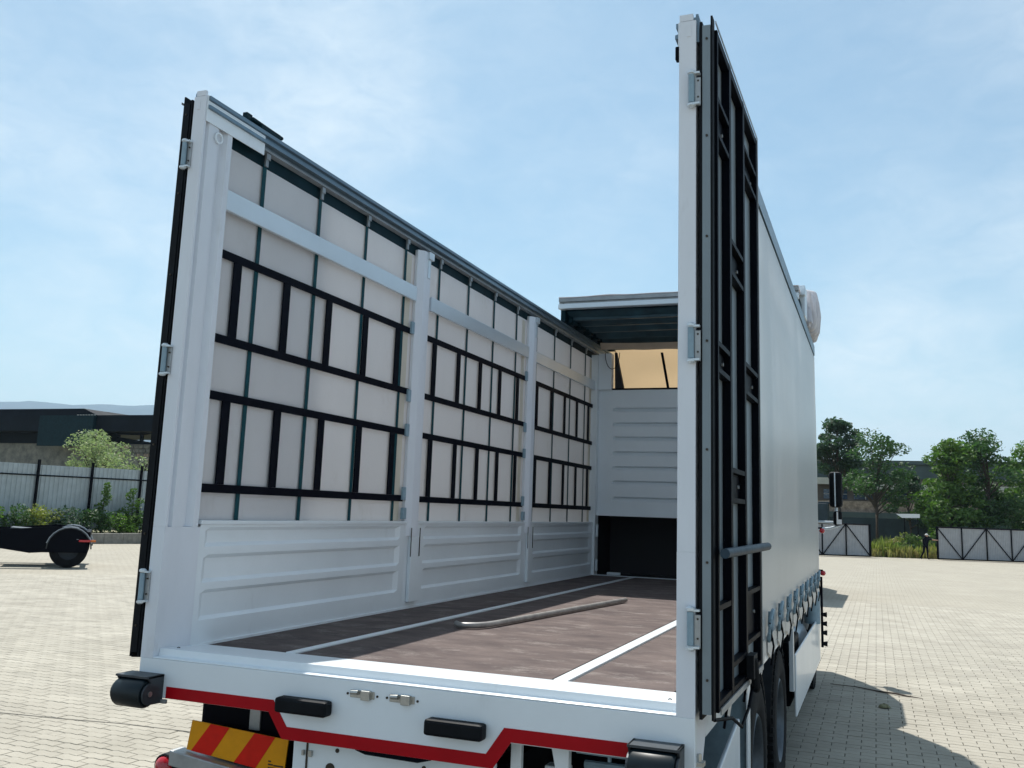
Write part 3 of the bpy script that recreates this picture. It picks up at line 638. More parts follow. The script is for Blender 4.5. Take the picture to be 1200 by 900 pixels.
# ---- chassis and running gear
mb = MB()
for x in (.86, 1.62): mb.box(x, x+.07, .35, 9.9, -.62, -.36)
ch = objs('chassis_rail', mb, 'black', T)
for y in (1.2, 2.1, 3.3, 4.6, 6.0, 7.4):
    mb = MB(); mb.box(.10, 2.44, y, y+.08, -.24, -.14); obj('cross_member', mb, 'black', T)
mb = MB(); mb.box(.08, 2.47, .30, 7.9, -.135, -.0765); obj('subframe', mb, 'black', T)
mb = MB(); mb.prism([(.10, -.40), (.10, -.21), (.62, -.21), (.62, -.50), (.35, -.52)], 'y', .35, .95) ; obj('rear_mudguard_box', mb, 'black', T)
def wheel(xc, yc, s, r=.52, dual=True):
    zc = -1.27+r; w2 = .29
    parts = [xc]+([xc-s*.33] if dual else [])
    for i, x in enumerate(parts):
        mb = MB(); h = w2/2
        prof = [(.30, -h+.02), (.34, -h), (.44, -h), (r-.035, -h+.01), (r-.006, -h+.035), (r, -h+.06), (r, -.075), (r-.014, -.072), (r-.014, -.058), (r, -.055), (r, -.008), (r-.014, -.005), (r-.014, .005), (r, .008), (r, .055), (r-.014, .058), (r-.014, .072), (r, .075), (r, h-.06), (r-.006, h-.035), (r-.035, h-.01), (.44, h), (.34, h), (.30, h-.02)]
        mb.lathe(prof, (x, yc, zc), 'x', 56)
        for k in range(56):
            a = 2*math.pi*(k+.5)/56; cy, cz = math.cos(a), math.sin(a)
            for sx in (-1, 1):
                x0, x1 = x+sx*.085, x+sx*.138
                vs = [(xx, yc+rr*math.cos(a+da), zc+rr*math.sin(a+da)) for rr in (r-.01, r+.006) for da in (-.035, .035) for xx in (x0, x1)]
                mb.add(vs, [(0, 1, 3, 2), (4, 6, 7, 5), (0, 4, 5, 1), (2, 3, 7, 6), (0, 2, 6, 4), (1, 5, 7, 3)])
        if i == 0:
            wh = obj('wheel', mb, 'tyre', T, smooth=True, origin=(x, yc, zc-r))
            mb = MB(); mb.lathe([(.30, s*.125), (.285, s*.14), (.265, s*.12), (.255, s*.03), (.25, -s*.11), (.16, -s*.12), (.14, -s*.06), (.12, s*.04), (0, s*.05)] if dual else [(.30, s*.125), (.285, s*.14), (.27, s*.10), (.25, s*.06), (.17, s*.045 if not dual else s*.02), (.15, s*.07), (.14, s*.12), (.06, s*.14), (0, s*.14)], (x, yc, zc), 'x', 32); ri = obj('rim', mb, 'rim', wh, smooth=True)
            mb = MB()
            for k in range(10):
                a = 2*math.pi*k/10; dq = -.15*s if dual else 0; mb.tube([(x+dq+s*.03, yc+.19*math.cos(a), zc+.19*math.sin(a)), (x+dq+s*.085, yc+.19*math.cos(a), zc+.19*math.sin(a))], .014, 6)
            objs('wheel_nut', mb, 'galv', wh)
        else: obj('inner_wheel', mb, 'tyre', T, smooth=True)
for yc in (2.50, 3.92):
    for s, xc in ((1, 2.345), (-1, .205)):
        wheel(xc, yc, s)
        # mudguard arch
        mb = MB(); r0 = .60; n = 14; x0, x1 = sorted((xc-s*.50, xc+s*.13))
        mb.relief([x0, x1], list(range(n+1)), lambda x, k, yc=yc: (x, yc+r0*math.cos(math.pi*(.02+.96*k/n)), -.75+r0*math.sin(math.pi*(.02+.96*k/n))*.93)); obj('mudguard', mb, 'rubber', T, solid=.012, smooth=True)
for s, xc in ((1, 2.30), (-1, .25)): wheel(xc, 8.75, s, dual=False)
mb = MB()
for yc in (2.50, 3.92): mb.tube([(.2, yc, -.75), (2.35, yc, -.75)], .07, 10); mb.lathe([(0, -.2), (.14, -.12), (.2, 0), (.14, .12), (0, .2)], (1.275, yc, -.75), 'x', 16)
mb.tube([(.2, 8.75, -.75), (2.35, 8.75, -.75)], .05, 8)
objs('axle', mb, 'black', T, smooth=True)
# mud flap, white stay strip and tool box on the right
def rs(a, b): return (a, b)
mb = MB(); mb.box(2.30, 2.545, 1.50, 1.515, -.75, -.14); obj('mud_flap_stay', mb, 'bluegrey', T)
mb = MB(); mb.box(2.546, 2.556, 1.46, 1.56, -1.0, .02); obj('stay_strip', mb, 'white', T, bevel=.002)
for s in (1, -1):
    mb = MB(); a, b = sorted((mir(s, .01), mir(s, .03))); mb.prism([(.55, -.75), (.55, -.36), (1.28, -.25), (1.30, -.75)], 'x', a, b); sp = obj('side_guard', mb, 'white', T, bevel=.006)
    mb = MB(); a, b = sorted((mir(s, .005), mir(s, .025))); mb.prism([(4.68, -.86), (4.66, -.37), (8.05, -.37), (8.12, -.42), (8.12, -.86)], 'x', a, b); obj('side_guard', mb, 'white', T, bevel=.01)
    mb = MB(); a, b = sorted((mir(s, .004), mir(s, .04))); mb.box(a, b, 4.40, 4.46, -.62, -.135); mb.box(a, b, 7.95, 8.02, -.36, -.05); objs('guard_stay', mb, 'lath', T, bevel=.004)
    mb = MB(); a, b = sorted((mir(s, .06), mir(s, .55))); mb.box(a, b, 4.75, 5.7, -.80, -.30); obj('battery_box', mb, 'black', T, bevel=.02)
    mb = MB(); mb.lathe([(0, -.45), (.22, -.45), (.25, -.42), (.25, .42), (.22, .45), (0, .45)], (mir(s, .33), 6.9, -.55), 'y', 20); obj('fuel_tank', mb, 'lath', T, smooth=True)
    mb = MB(); mb.tube([(mir(s, .05), 7.55, -.40), (mir(s, .05), 7.55, -.06)], .085, 14); obj('air_cylinder', mb, 'bluegrey', T, smooth=True)
# corner bracket below the rear beam, right
mb = MB(); mb.prism([(.052, -.02), (.30, -.02), (.10, -.30), (.052, -.40)], 'x', 2.49, 2.549); obj('corner_gusset', mb, 'whitepost', T, bevel=.003)
mb = MB(); mb.tube([(2.556, .05, -.20), (2.556, .05, -.27)], .016, 8); mb.box(2.55, 2.575, .03, .075, -.19, -.175); mb.tube([(2.56, .035, -.17), (2.56, .035, -.145)], .008, 8); objs('corner_catch', mb, 'zinc', T)
mb = MB(); mb.tube([(2.562, .10, -.22), (2.565, .12, -.30)], .012, 8); obj('yellow_grease_nipple', mb, 'orange', T)
# underrun bar, hazard plate, tail lamps and lift plate
def slab(mb, c, y0, y1): mb.prism(c, 'y', y0, y1); return mb
HY = .28
hp = [(.10, -.335), (.645, -.365), (.632, -.52), (.08, -.47)]
mb = slab(MB(), hp, HY, HY+.006); pt = obj('hazard_plate', mb, 'orange', T)
def lerp(a, b, t): return (a[0]+(b[0]-a[0])*t, a[1]+(b[1]-a[1])*t)
for t0, t1, u0, u1 in ((.20, .40, .05, .26), (.66, .87, .50, .72)):
    mb = slab(MB(), [lerp(hp[0], hp[1], t0), lerp(hp[0], hp[1], t1), lerp(hp[3], hp[2], u1), lerp(hp[3], hp[2], u0)], HY-.002, HY-.0005); obj('red_diagonal', mb, 'redplate', pt)
mb = MB()
for i in range(3): mb.box(.545+.0*i, .56+.012*i, HY-.002, HY-.0005, -.470-.014*i, -.464-.014*i)
mb.box(.575, .628, HY-.002, HY-.0005, -.486, -.480); objs('plate_print', mb, 'ink', pt)
mb = MB(); mb.prism([(.02, -.47), (.66, -.535), (.66, -.60), (.02, -.54)], 'y', HY-.05, HY+.04); obj('underrun_bar', mb, 'galv', T, bevel=.006)
mb = MB(); mb.prism([(.03, -.54), (.66, -.60), (.66, -.80), (.03, -.74)], 'y', HY-.02, HY+.04); obj('lamp_carrier', mb, 'black', T)
mb = MB(); mb.lathe([(0, -.035), (.025, -.03), (.045, -.012), (.05, .01), (.05, .03), (0, .03)], (-.035, HY-.01, -.56), 'y', 20); tl = obj('tail_lamp', mb, 'redlamp', T, smooth=True)
mb = MB(); mb.lathe([(.052, -.005), (.058, 0), (.058, .05), (0, .05)], (-.035, HY-.01, -.56), 'y', 20); obj('lamp_housing', mb, 'rubber', tl, smooth=True)
mb = MB(); mb.box(.38, .44, .34, .42, -.36, -.13); obj('bar_hanger', mb, 'galv', T, bevel=.004)
mb = MB(); mb.prism([(.27, -.37), (.62, -.21), (.86, -.21), (.86, -.60), (.30, -.60)], 'y', .45, .55); obj('black_splash_panel', mb, 'black', T)
mb = MB(); mb.box(.80, 1.745, .085, .10, -.75, -.289); lp = obj('lift_plate', mb, 'white', T, bevel=.004)
mb = MB(); mb.box(.868, .876, .080, .0849, -.75, -.29); obj('plate_seam', mb, 'ink', lp)
for x, z, r in ((1.02, -.325, .009), (1.43, -.345, .009), (.99, -.40, .022), (1.25, -.42, .009)):
    mb = MB(); mb.tube([(x, .081, z), (x, .085, z)], r, 12); obj('plate_hole', mb, 'ink', lp)
mb = MB(); mb.box(.852, .862, .07, .085, -.36, -.34); mb.box(.884, .90, .07, .085, -.362, -.338); objs('plate_latch', mb, 'zinc', lp)
mb = MB(); mb.prism([(1.15, -.2885), (1.50, -.2885), (1.44, -.305), (1.20, -.302)], 'y', .0, .04); obj('plate_lip', mb, 'black', T)
mb = MB(); mb.box(1.80, 1.845, .10, .13, -.80, -.19); mb.prism([(1.86, -.34), (1.96, -.34), (1.98, -.60), (1.86, -.60)], 'y', .35, .42); mb.prism([(1.97, -.19), (2.045, -.19), (2.045, -.30), (1.995, -.30)], 'y', .09, .13); mb.box(2.30, 2.335, .09, .13, -.30, -.187); objs('lift_bracket', mb, 'white', T, bevel=.004)
mb = MB(); mb.tube([(2.05, .18, -.225), (2.46, .18, -.225)], .009, 8); mb.tube([(2.05, .3, -.30), (2.46, .3, -.30)], .016, 8); mb.box(2.18, 2.19, .17, .19, -.25, -.19); objs('lift_tube', mb, 'bluegrey', T)
mb = MB(); mb.box(2.06, 2.34, .42, .46, -.62, -.32); obj('pump_box', mb, 'bluegrey', T, bevel=.01)
mb = MB(); mb.box(1.80, 2.46, .6, .62, -.8, -.14); obj('rear_splash_wall', mb, 'black', T)
# marker lamps on the front edge of the body
for s in (1, -1):
    for zc in (.60, .12):
        mb = MB(); x = mir(s, -.045); mb.lathe([(0, -.03), (.022, -.024), (.034, 0), (.022, .024), (0, .03)], (x, 8.02, zc), 'z', 14); ml = obj('marker_lamp', mb, 'redlamp', T, smooth=True)
        mb = MB(); mb.tube([(mir(s, .02), 8.0, zc+.03), (x, 8.02, zc+.03)], .012, 6); obj('lamp_stalk', mb, 'black', ml)
    mb = MB(); mb.tube([(mir(s, -.026), 8.0, -.70), (mir(s, -.026), 8.0, .08)], .014, 8); kn = obj('knob_rail', mb, 'black', T)
    for z in (-.34, -.44, -.54, -.66):
        mb = MB(); sg = 1 if s > 0 else -1; mb.tube([(mir(s, -.03), 8.0, z), (mir(s, -.03)+sg*.05, 8.0, z)], [.018, .030], 8); obj('rubber_knob', mb, 'rubber', kn)

# ---- cab
mb = MB(); prof = [(8.15, -.55), (8.15, 1.85), (8.5, 2.15), (9.7, 2.1), (10.15, 1.5), (10.35, .65), (10.40, -.75), (9.35, -.75), (9.30, -.35), (9.05, -.12), (8.45, -.12), (8.2, -.35)]
def ngon(mb, prof, x0, x1): mb.prism(prof, 'x', x0, x1)
ngon(mb, prof, .12, 2.43); cab = obj('cab', mb, 'cab', T, bevel=.05)
for s in (1, -1):
    mb = MB(); a, b = sorted((mir(s, .113), mir(s, .118))); mb.prism([(8.95, .62), (8.95, 1.35), (9.9, 1.35), (10.12, .62)], 'x', a, b); obj('side_window', mb, 'glass', cab)
    mb = MB(); mb.prism([(8.90, -.30), (8.90, 1.42), (8.915, 1.42), (8.915, -.30)], 'x', a, b); mb.box(a, b, 8.98, 9.12, .38, .42); obj('door_seam', mb, 'black', cab)
mb = MB(); mb.add([(.25, 10.19, 1.45), (2.30, 10.19, 1.45), (2.30, 10.375, .70), (.25, 10.375, .70)], [(0, 1, 2, 3)]); obj('windscreen', mb, 'glass', cab, solid=.01)
mb = MB(); mb.box(.35, 2.2, 10.385, 10.42, -.25, .45); obj('grille', mb, 'black', cab, bevel=.01)
for x in (.2, 2.05):
    mb = MB(); mb.box(x, x+.30, 10.385, 10.43, -.60, -.40); obj('headlight', mb, 'glass', cab, bevel=.02)
for s in (1, -1):
    sg = 1 if s > 0 else -1
    def mx_(v): return mir(s, -v)
    mb = MB(); a, b = sorted((mx_(.045), mx_(.215))); mb.box(a, b, 10.02, 10.20, .90, 1.38); mh = obj('mirror', mb, 'rubber', T, bevel=.04)
    mb = MB(); a, b = sorted((mx_(.115), mx_(.130))); mb.box(a, b, 10.012, 10.019, .91, 1.37); obj('mirror_trim', mb, 'lath', mh)
    mb = MB(); a, b = sorted((mx_(.09), mx_(.205))); mb.box(a, b, 10.04, 10.20, .66, .85); obj('wide_mirror', mb, 'rubber', mh, bevel=.03)
    mb = MB(); a, b = sorted((mx_(.135), mx_(.20))); mb.box(a, b, 10.03, 10.039, .675, .74); mb.box(a, min(b, a+.02), 10.03, 10.039, .74, .84) ; objs('mirror_glass', mb, 'whitesign', mh)
    mb = MB(); mb.tube([(mx_(-.13), 10.1, .70), (mx_(.12), 10.1, .70)], .016, 8); mb.tube([(mx_(-.13), 10.1, .60), (mx_(.05), 10.12, .62), (mx_(.16), 10.1, .655)], .016, 8); mb.tube([(mx_(.13), 10.1, .84), (mx_(.13), 10.1, .91)], .02, 8); obj('mirror_arm', mb, 'lath', mh)

# ---- loose steel tube lying on the load floor
mb = MB(); zc = .022
A = Vector((.985, 1.86, zc)); B = Vector((1.262, 4.09, zc)); d = (B-A).normalized(); side_ = Vector((-d.y, d.x, 0))
pts = [A+side_*.155-d*.15+Vector((0, 0, .004)), A+side_*.12-d*.168, A+side_*.07-d*.155, A+side_*.03-d*.105, A+side_*.008-d*.04, A+d*.06]+[A+(B-A)*t for t in (.1, .3, .5, .7, .9, 1)]
mb.tube(pts, .0165, 12, cap=False)
inner = MB(); 
tb = obj('steel_tube', mb, 'tube', smooth=True, solid=.003); tag(tb, 'long grey steel tube with a hooked near end lying on the brown load floor', 'tube')

# ================================================================== the surroundings
def leaves(mb, c, rad, n, size, rnd, flat=.6, shell=.55, droop=0):
    for _ in range(n):
        while True:
            v = Vector((rnd.uniform(-1, 1), rnd.uniform(-1, 1), rnd.uniform(-1, 1)))
            if .05 < v.length < 1: break
        v = v.normalized()*(shell+(1-shell)*rnd.random())
        p = Vector((c[0]+v.x*rad[0], c[1]+v.y*rad[1], c[2]+v.z*rad[2]))
        a = Vector((rnd.gauss(0, 1), rnd.gauss(0, 1), rnd.gauss(0, flat))).normalized(); b = a.cross(Vector((rnd.gauss(0, 1), rnd.gauss(0, 1), rnd.gauss(0, 1)))).normalized()
        s = size*rnd.uniform(.6, 1.3); a *= s; b *= s*.55
        mb.add([p-a, p+b*.8, p+a+Vector((0, 0, -droop*s)), p-b*.8], [(0, 1, 2, 3)])
def tree(name, x, y, zg, h, wid, matn, label, seed, base=.25, clumps=26, leaf=.16, per=130, cat='tree', trunk=.16, group=None, tall=1.0):
    rnd = random.Random(seed)
    t = thing(name, (x, y, zg), label, cat, group)
    tr = MB(); top = Vector((x+rnd.uniform(-.3, .3), y, zg+h*.62))
    p0 = Vector((x, y, zg-.1)); mid = p0.lerp(top, .5)+Vector((rnd.uniform(-.2, .2), rnd.uniform(-.2, .2), 0))
    tr.tube([p0, mid, top], [trunk, trunk*.75, trunk*.4], 8)
    cr = MB(); cz0 = zg+h*base
    for k in range(clumps):
        f = rnd.random(); z = cz0+(h*(1-base))*f*.93
        env = math.sin(math.pi*min(1, max(.0, .16+f*.82)))**.6
        a = rnd.uniform(0, 2*math.pi); rr = wid*.5*env*math.sqrt(rnd.random())*1.0
        c = Vector((x+rr*math.cos(a), y+rr*math.sin(a), z))
        r0 = wid*rnd.uniform(.10, .20)
        leaves(cr, c, (r0*1.25, r0*1.25, r0*.72), per, leaf, rnd, droop=.3)
        st_ = p0.lerp(top, min(1, .45+.5*f)); tr.tube([st_, st_.lerp(c, .55)+Vector((0, 0, .12*h*.1)), c], [trunk*.35, trunk*.22, trunk*.08], 5)
    obj('trunk', tr, 'bark', t, smooth=True); obj('crown', cr, matn, t)
    return t
# right-hand background: land behind the gates
GZ = -1.6
mb = MB(); mb.grid(lambda u, v: (-30+u*90, 68.2+(u*90-30)*.36-.0+v*50, GZ+.03+.25*v*(1-v)), 20, 14); ea = struct(obj('rough_ground', mb, 'earth')); ea['label'] = 'rough weedy ground behind the yard gates'
def gl(x): return 65.75+.36*x    # the line of the gates
def weeds(name, x0, x1, y0, y1, n, hh, m, label, seed, zb=GZ, yf=gl):
    rnd = random.Random(seed); mb = MB()
    for _ in range(n):
        x = rnd.uniform(x0, x1); y = yf(x)+rnd.uniform(y0, y1); h = hh*rnd.uniform(.4, 1.0)*(0.65+.45*noise.noise((x*.7, y*.3, seed)))
        for k in range(3):
            a = rnd.uniform(0, 6.28); l = rnd.uniform(.08, .35)*h; w_ = rnd.uniform(.02, .05)
            p = Vector((x+rnd.uniform(-.1, .1), y, zb)); q = p+Vector((math.cos(a)*l, math.sin(a)*l, h)); s_ = Vector((-math.sin(a), math.cos(a), 0))*w_
            m1 = p.lerp(q, .55)+Vector((0, 0, h*.1))
            mb.add([p-s_, p+s_, m1+s_*1.6, q, m1-s_*1.6], [(0, 1, 2, 3, 4)])
    o = stuff(obj(name, mb, m)); o['label'] = label; return o
weeds('tall_weeds', -1, 22, 1.6, 9, 4600, 1.7, 'weed', 'tall green weeds growing behind the open gate', 3)
weeds('dry_grass', 1, 14, 1.2, 4, 1100, 1.3, 'straw', 'dry yellow grass at the yard edge behind the gate', 4)
# weed bushes behind the gate gap, each one its own plant
rnd = random.Random(5)
WB = [(3.3, 2.6, .62, 'weed', 'low pale weed clump at the edge of the left gate leaf'), (3.9, 4.4, .85, 'straw', 'straw-coloured bushy weed behind the clump at the left gate leaf'), (4.5, 3.0, .66, 'leaf2', 'bright green weed clump left of the middle of the gap'), (5.2, 4.8, 1.0, 'weed', 'tall yellow-green bushy weed in the middle of the gap'), (5.4, 2.6, .55, 'leaf', 'low dark green weed clump at the yard edge in the gap'), (6.1, 4.2, .95, 'leaf2', 'tall bright bushy weed just behind the walking person'), (6.9, 5.0, 1.05, 'leaf', 'dark bushy weed beside the post of the right gate leaf')]
for i, (x, dy, r_, mm_, lab) in enumerate(WB):
    cr = MB()
    for k in range(9):
        leaves(cr, (x+rnd.uniform(-r_, r_)*.8, gl(x)+dy+rnd.uniform(-.5, .5), GZ+r_*rnd.uniform(.25, 1.5)), (r_*.42, r_*.42, r_*.32), 130, .07, rnd)
    o = obj('bushy_weed', cr, mm_); tag(o, lab, 'bush', 'bushy weeds behind the gates')
# gates
def gate(x0, x1, label, braces, posts=True):
    t = thing('yard_gate', ((x0+x1)/2, gl((x0+x1)/2), GZ), label, 'gate', 'sheet metal yard gates')
    zt, zb_ = .60, GZ+.06
    ang = math.atan(.36); L = (x1-x0)/math.cos(ang)
    def P(u, n, z): return (x0+u*math.cos(ang)-n*math.sin(ang), gl(x0)+u*math.sin(ang)+n*math.cos(ang), z)
    n = max(1, round(L/1.7)); wv = L/n
    for i in range(n):
        mb = MB(); u0, u1 = i*wv+.03, (i+1)*wv-.03; m_ = int((u1-u0)/.11)
        us = []
        for k in range(m_): a = u0+(u1-u0)*k/m_; b = (u1-u0)/m_; us += [(a, 0), (a+b*.35, 0), (a+b*.5, .03), (a+b*.85, .03)]
        us.append((u1, 0))
        mb.relief(us, [zb_, zt], lambda q, z: P(q[0], .03+q[1], z)); obj('gate_sheet', mb, 'gatesheet', t)
    def fr(mb, ua, za, ub, zb2, w_=.035):
        a = Vector(P(ua, -.02, za)); b = Vector(P(ub, -.02, zb2)); mb.tube([a, b], w_, 4)
    for i in range(n+1):
        mb = MB(); fr(mb, i*wv, zb_, i*wv, zt+.04, .045 if i not in (0, n) else .07); obj('gate_upright', mb, 'black', t)
    for z in (zt, zb_):
        mb = MB(); fr(mb, 0, z, L, z, .045); obj('gate_frame_rail', mb, 'black', t)
    for i in range(n):
        mb = MB()
        if (i+braces) % 2: fr(mb, i*wv, zt, (i+1)*wv, zb_)
        else: fr(mb, i*wv, zb_, (i+1)*wv, zt)
        obj('diagonal_brace', mb, 'black', t)
    return t
gate(-3.4, 2.74, 'corrugated grey gate leaf with black frame beside the truck, left of the gap', 0)
gate(7.06, 13.4, 'corrugated grey gate leaf with black frame being pulled by the walking person', 1)
# dark wall behind, buildings
mb = MB(); mb.box(-14, 34, 84.0, 84.3, GZ, 1.15); o = obj('dark_boundary_wall', mb, 'navywall'); tag(o, 'dark blue-grey boundary wall behind the weeds under the trees', 'wall')
wt = thing('warehouse', (6, 95, GZ), 'long low warehouse with dark flat roof and pale fascia bands behind the trees', 'building')
mb = MB(); mb.box(-16, 30, 95, 108, GZ, 6.4); wl = obj('wall', mb, 'brownwall', wt)
mb = MB(); mb.box(-16.4, 30.4, 94.6, 108.4, 6.4, 6.75); obj('roof', mb, 'tealwall', wt)
mb = MB(); mb.box(-16, 30, 94.85, 94.99, 5.0, 6.39); obj('wall_band', mb, 'tealwall', wt)
mb = MB(); mb.prism([(-16, 4.35), (0.6, 4.35), (1.1, 5.0), (-16, 5.0)], 'y', 94.3, 94.84); obj('pale_awning', mb, 'palewall', wt)
mb = MB(); mb.box(1.0, 18, 94.2, 94.84, 3.95, 4.45); obj('pale_fascia', mb, 'palewall', wt)
for i, x in enumerate([-1.6, 1.2, 4.0, 6.8, 9.6, 12.4, 15.2, 18]):
    mb = MB(); mb.box(x, x+2.2, 94.9, 94.99, 2.95, 3.9); f_ = obj('window', mb, 'blueglass', wt)
    mb = MB(); mb.box(x+1.05, x+1.12, 94.86, 94.899, 2.95, 3.9); mb.box(x, x+2.2, 94.86, 94.899, 3.4, 3.45); objs('window_frame', mb, 'palewall', f_)
mb = MB(); mb.box(-16, 30, 93.0, 93.3, GZ, 2.75); obj('rubble_front_wall', mb, 'pinkwall', wt)
mb = MB(); mb.box(-16, 30, 92.7, 92.99, 1.2, 1.7); obj('low_roof_edge', mb, 'tealwall', wt)
wb = thing('white_board', (5.5, 72.3, GZ), 'white board on posts in front of the dark boundary wall', 'board')
mb = MB(); mb.prism([(4.56, 1.46), (6.18, 1.49), (6.17, 1.21), (4.96, 1.17)], 'y', 72.2, 72.4); obj('panel', mb, 'whitesign', wb)
for x in (5.1, 6.0):
    mb = MB(); mb.box(x, x+.06, 72.41, 72.47, GZ, 1.4); obj('leg', mb, 'black', wb)
mb = MB(); mb.box(-4.5, -.2, 70.5, 74.5, GZ, 2.05); mb.box(-.9, .6, 72, 74, 2.05, 2.2); o = obj('equipment_shed', mb, 'navywall', bevel=.05); tag(o, 'dark shed behind the left gate leaf next to the truck', 'shed')
# trees on the right, seen beyond the gates
TG = 'trees behind the yard gates'
tree('broadleaf_tree', .1, 88, GZ, 11.6, 5.0, 'leaf4', 'tallest dark tree, right at the truck front corner behind the warehouse', 11, base=.56, clumps=40, group=TG, per=170, leaf=.19)
tree('broadleaf_tree', 3.2, 78, GZ, 9.9, 5.6, 'leaf', 'airy tree with layered branches left of the gate gap', 12, base=.36, clumps=36, per=120, leaf=.16, group=TG)
tree('broadleaf_tree', 5.9, 84, GZ, 6.6, 3.4, 'leaf4', 'small dark tree standing between the airy tree and the bright green one', 13, base=.30, clumps=18, group=TG, per=150, leaf=.18)
tree('broadleaf_tree', 8.7, 77, GZ, 9.2, 4.9, 'leaf2', 'bright green dense tree behind the walking person', 14, base=.10, clumps=62, per=190, leaf=.17, group=TG)
tree('broadleaf_tree', 11.3, 79, GZ, 10.2, 5.6, 'leaf', 'deep green tree behind the right gate leaf', 15, base=.10, clumps=54, per=180, leaf=.17, group=TG)
tree('broadleaf_tree', 15.2, 82, GZ, 9.2, 6.0, 'leaf2', 'green tree at the right edge of the picture', 16, base=.12, clumps=48, per=170, leaf=.17, group=TG)
for i, (x, y, r_, lab) in enumerate([(8.3, 75.5, 1.2, 'dark bush at the foot of the bright green tree'), (9.6, 73.8, 1.3, 'dark bush behind the gate post near the person'), (12.2, 75, 1.4, 'dark bush behind the right gate leaf')]):
    cr = MB(); rnd = random.Random(40+i)
    for k in range(9): leaves(cr, (x+rnd.uniform(-r_, r_)*.7, y+rnd.uniform(-.6, .6), GZ+r_*rnd.uniform(.3, 1.5)), (r_*.5, r_*.5, r_*.4), 170, .11, rnd)
    o = obj('dark_bush', cr, 'leaf4'); tag(o, lab, 'bush', 'bushes under the trees')

# person walking, one arm reaching to the gate edge
def skin_chain(name, joints, edges, radii, m, parent=None):
    me = bpy.data.meshes.new(name); me.from_pydata(joints, edges, []); me.materials.append(M[m])
    o = bpy.data.objects.new(name, me); C.objects.link(o)
    if parent: o.parent = parent
    sk = o.modifiers.new('skin', 'SKIN'); sk.use_smooth_shade = True
    for i, r_ in enumerate(radii): me.skin_vertices[0].data[i].radius = (r_, r_)
    me.skin_vertices[0].data[0].use_root = True
    su = o.modifiers.new('sub', 'SUBSURF'); su.levels = 1; su.render_levels = 2
    return o
PX, PYy = 6.30, gl(6.3)-.35
J = [(0, 0, .93), (.02, 0, 1.12), (.03, 0, 1.36), (.05, 0, 1.47), (.07, .0, 1.60),
     (-.10, .0, .90), (.07, .0, .90), (-.14, .0, .50), (.10, .05, .50), (-.36, .02, .10), (.10, .05, .08), (-.27, -.02, .03), (.20, .02, .03),
     (-.12, -.04, 1.36), (.20, .02, 1.36), (-.16, -.08, 1.08), (.47, .04, 1.33), (-.10, -.14, .86), (.72, .06, 1.31)]
ED = [(0, 1), (1, 2), (2, 3), (3, 4), (0, 5), (0, 6), (5, 7), (6, 8), (7, 9), (8, 10), (9, 11), (10, 12), (2, 13), (2, 14), (13, 15), (14, 16), (15, 17), (16, 18)]
RD = [.15, .16, .17, .06, .09, .10, .10, .07, .07, .045, .045, .045, .045, .07, .07, .045, .045, .035, .035]
body = skin_chain('person', J, ED, RD, 'navycloth'); body.location = (PX, PYy, GZ+.0)
tag(body, 'person in dark clothes and white cap walking and pulling the gate', 'person')
rnd = random.Random(1)
mb = MB(); mb.lathe([(0, -.11), (.05, -.10), (.085, -.02), (.09, .04), (.07, .07)], (0, 0, 0), 'z', 12); hd = obj('face', mb, 'skin', smooth=True, origin=(0, 0, 0)); hd.parent = body; hd.location = (.075, 0, 1.60)
mb = MB(); mb.lathe([(.096, .0), (.096, .04), (.075, .09), (0, .11)], (0, 0, 0), 'z', 12); mb.box(-.17, -.07, -.07, .07, .0, .015); hc = obj('white_cap', mb, 'whitecloth', smooth=True, origin=(0, 0, 0)); hc.parent = body; hc.location = (.075, 0, 1.63)
mb = MB(); mb.tube([(.40, .035, 1.335), (.56, .047, 1.32), (.72, .06, 1.31)], [.045, .04, .035], 8); fa = obj('forearm', mb, 'skin', smooth=True, origin=(0, 0, 0)); fa.parent = body; fa.location = (0, -.012, 0)
for k in range(5):
    mb = MB(); dz = (-.03+.016*k) if k < 4 else .045
    mb.tube([(.72, .05, 1.31+dz*.6), (.77, .045, 1.31+dz), (.80, .06, 1.305+dz)], .009, 6); fg = obj('finger', mb, 'skin', smooth=True, origin=(0, 0, 0)); fg.parent = body

# ---- left: kerb, planting, fence, shed, tractor
def kx(y): return -29.3+.28*(y-29.8)
def fx(y): return -31.5+.28*(y-29.8)
ks = thing('kerb_wall', (kx(30), 30, G(30)), 'low weathered stone kerb wall along the planting strip on the left', 'kerb')
y = 12.0
while y < 60:
    L = .9; mb = MB(); z0 = G(y)-.02
    vs = [(kx(yy)+dx, yy, z) for z in (z0, -.93+random.uniform(-.01, .01)) for yy in (y, y+L-.015) for dx in (-.32, random.uniform(-.01, .01))]
    mb.add(vs, [(0, 2, 3, 1), (4, 5, 7, 6), (0, 1, 5, 4), (2, 6, 7, 3), (0, 4, 6, 2), (1, 3, 7, 5)]); obj('kerb_block', mb, 'kerb', ks, bevel=.02); y += L
mb = MB(); mb.relief([0, 1], [8, 30, 62], lambda u, y_: (kx(y_)-.3-u*2.4, y_, -.98)); o = struct(obj('planting_bed', mb, 'earth')); o['label'] = 'planting strip between the kerb wall and the fence'
mb = MB(); mb.relief([0, 1], [0, 30, 90, 130], lambda u, y_: (fx(y_)-.1-u*120, y_, -.96)); o = struct(obj('field', mb, 'earth')); o['label'] = 'rough land behind the sheet metal fence'
fe = thing('sheet_metal_fence', (fx(30), 30, -.97), 'grey corrugated sheet fence with dark posts behind the hedge on the left', 'fence')
ps = 30.8-2.45*7
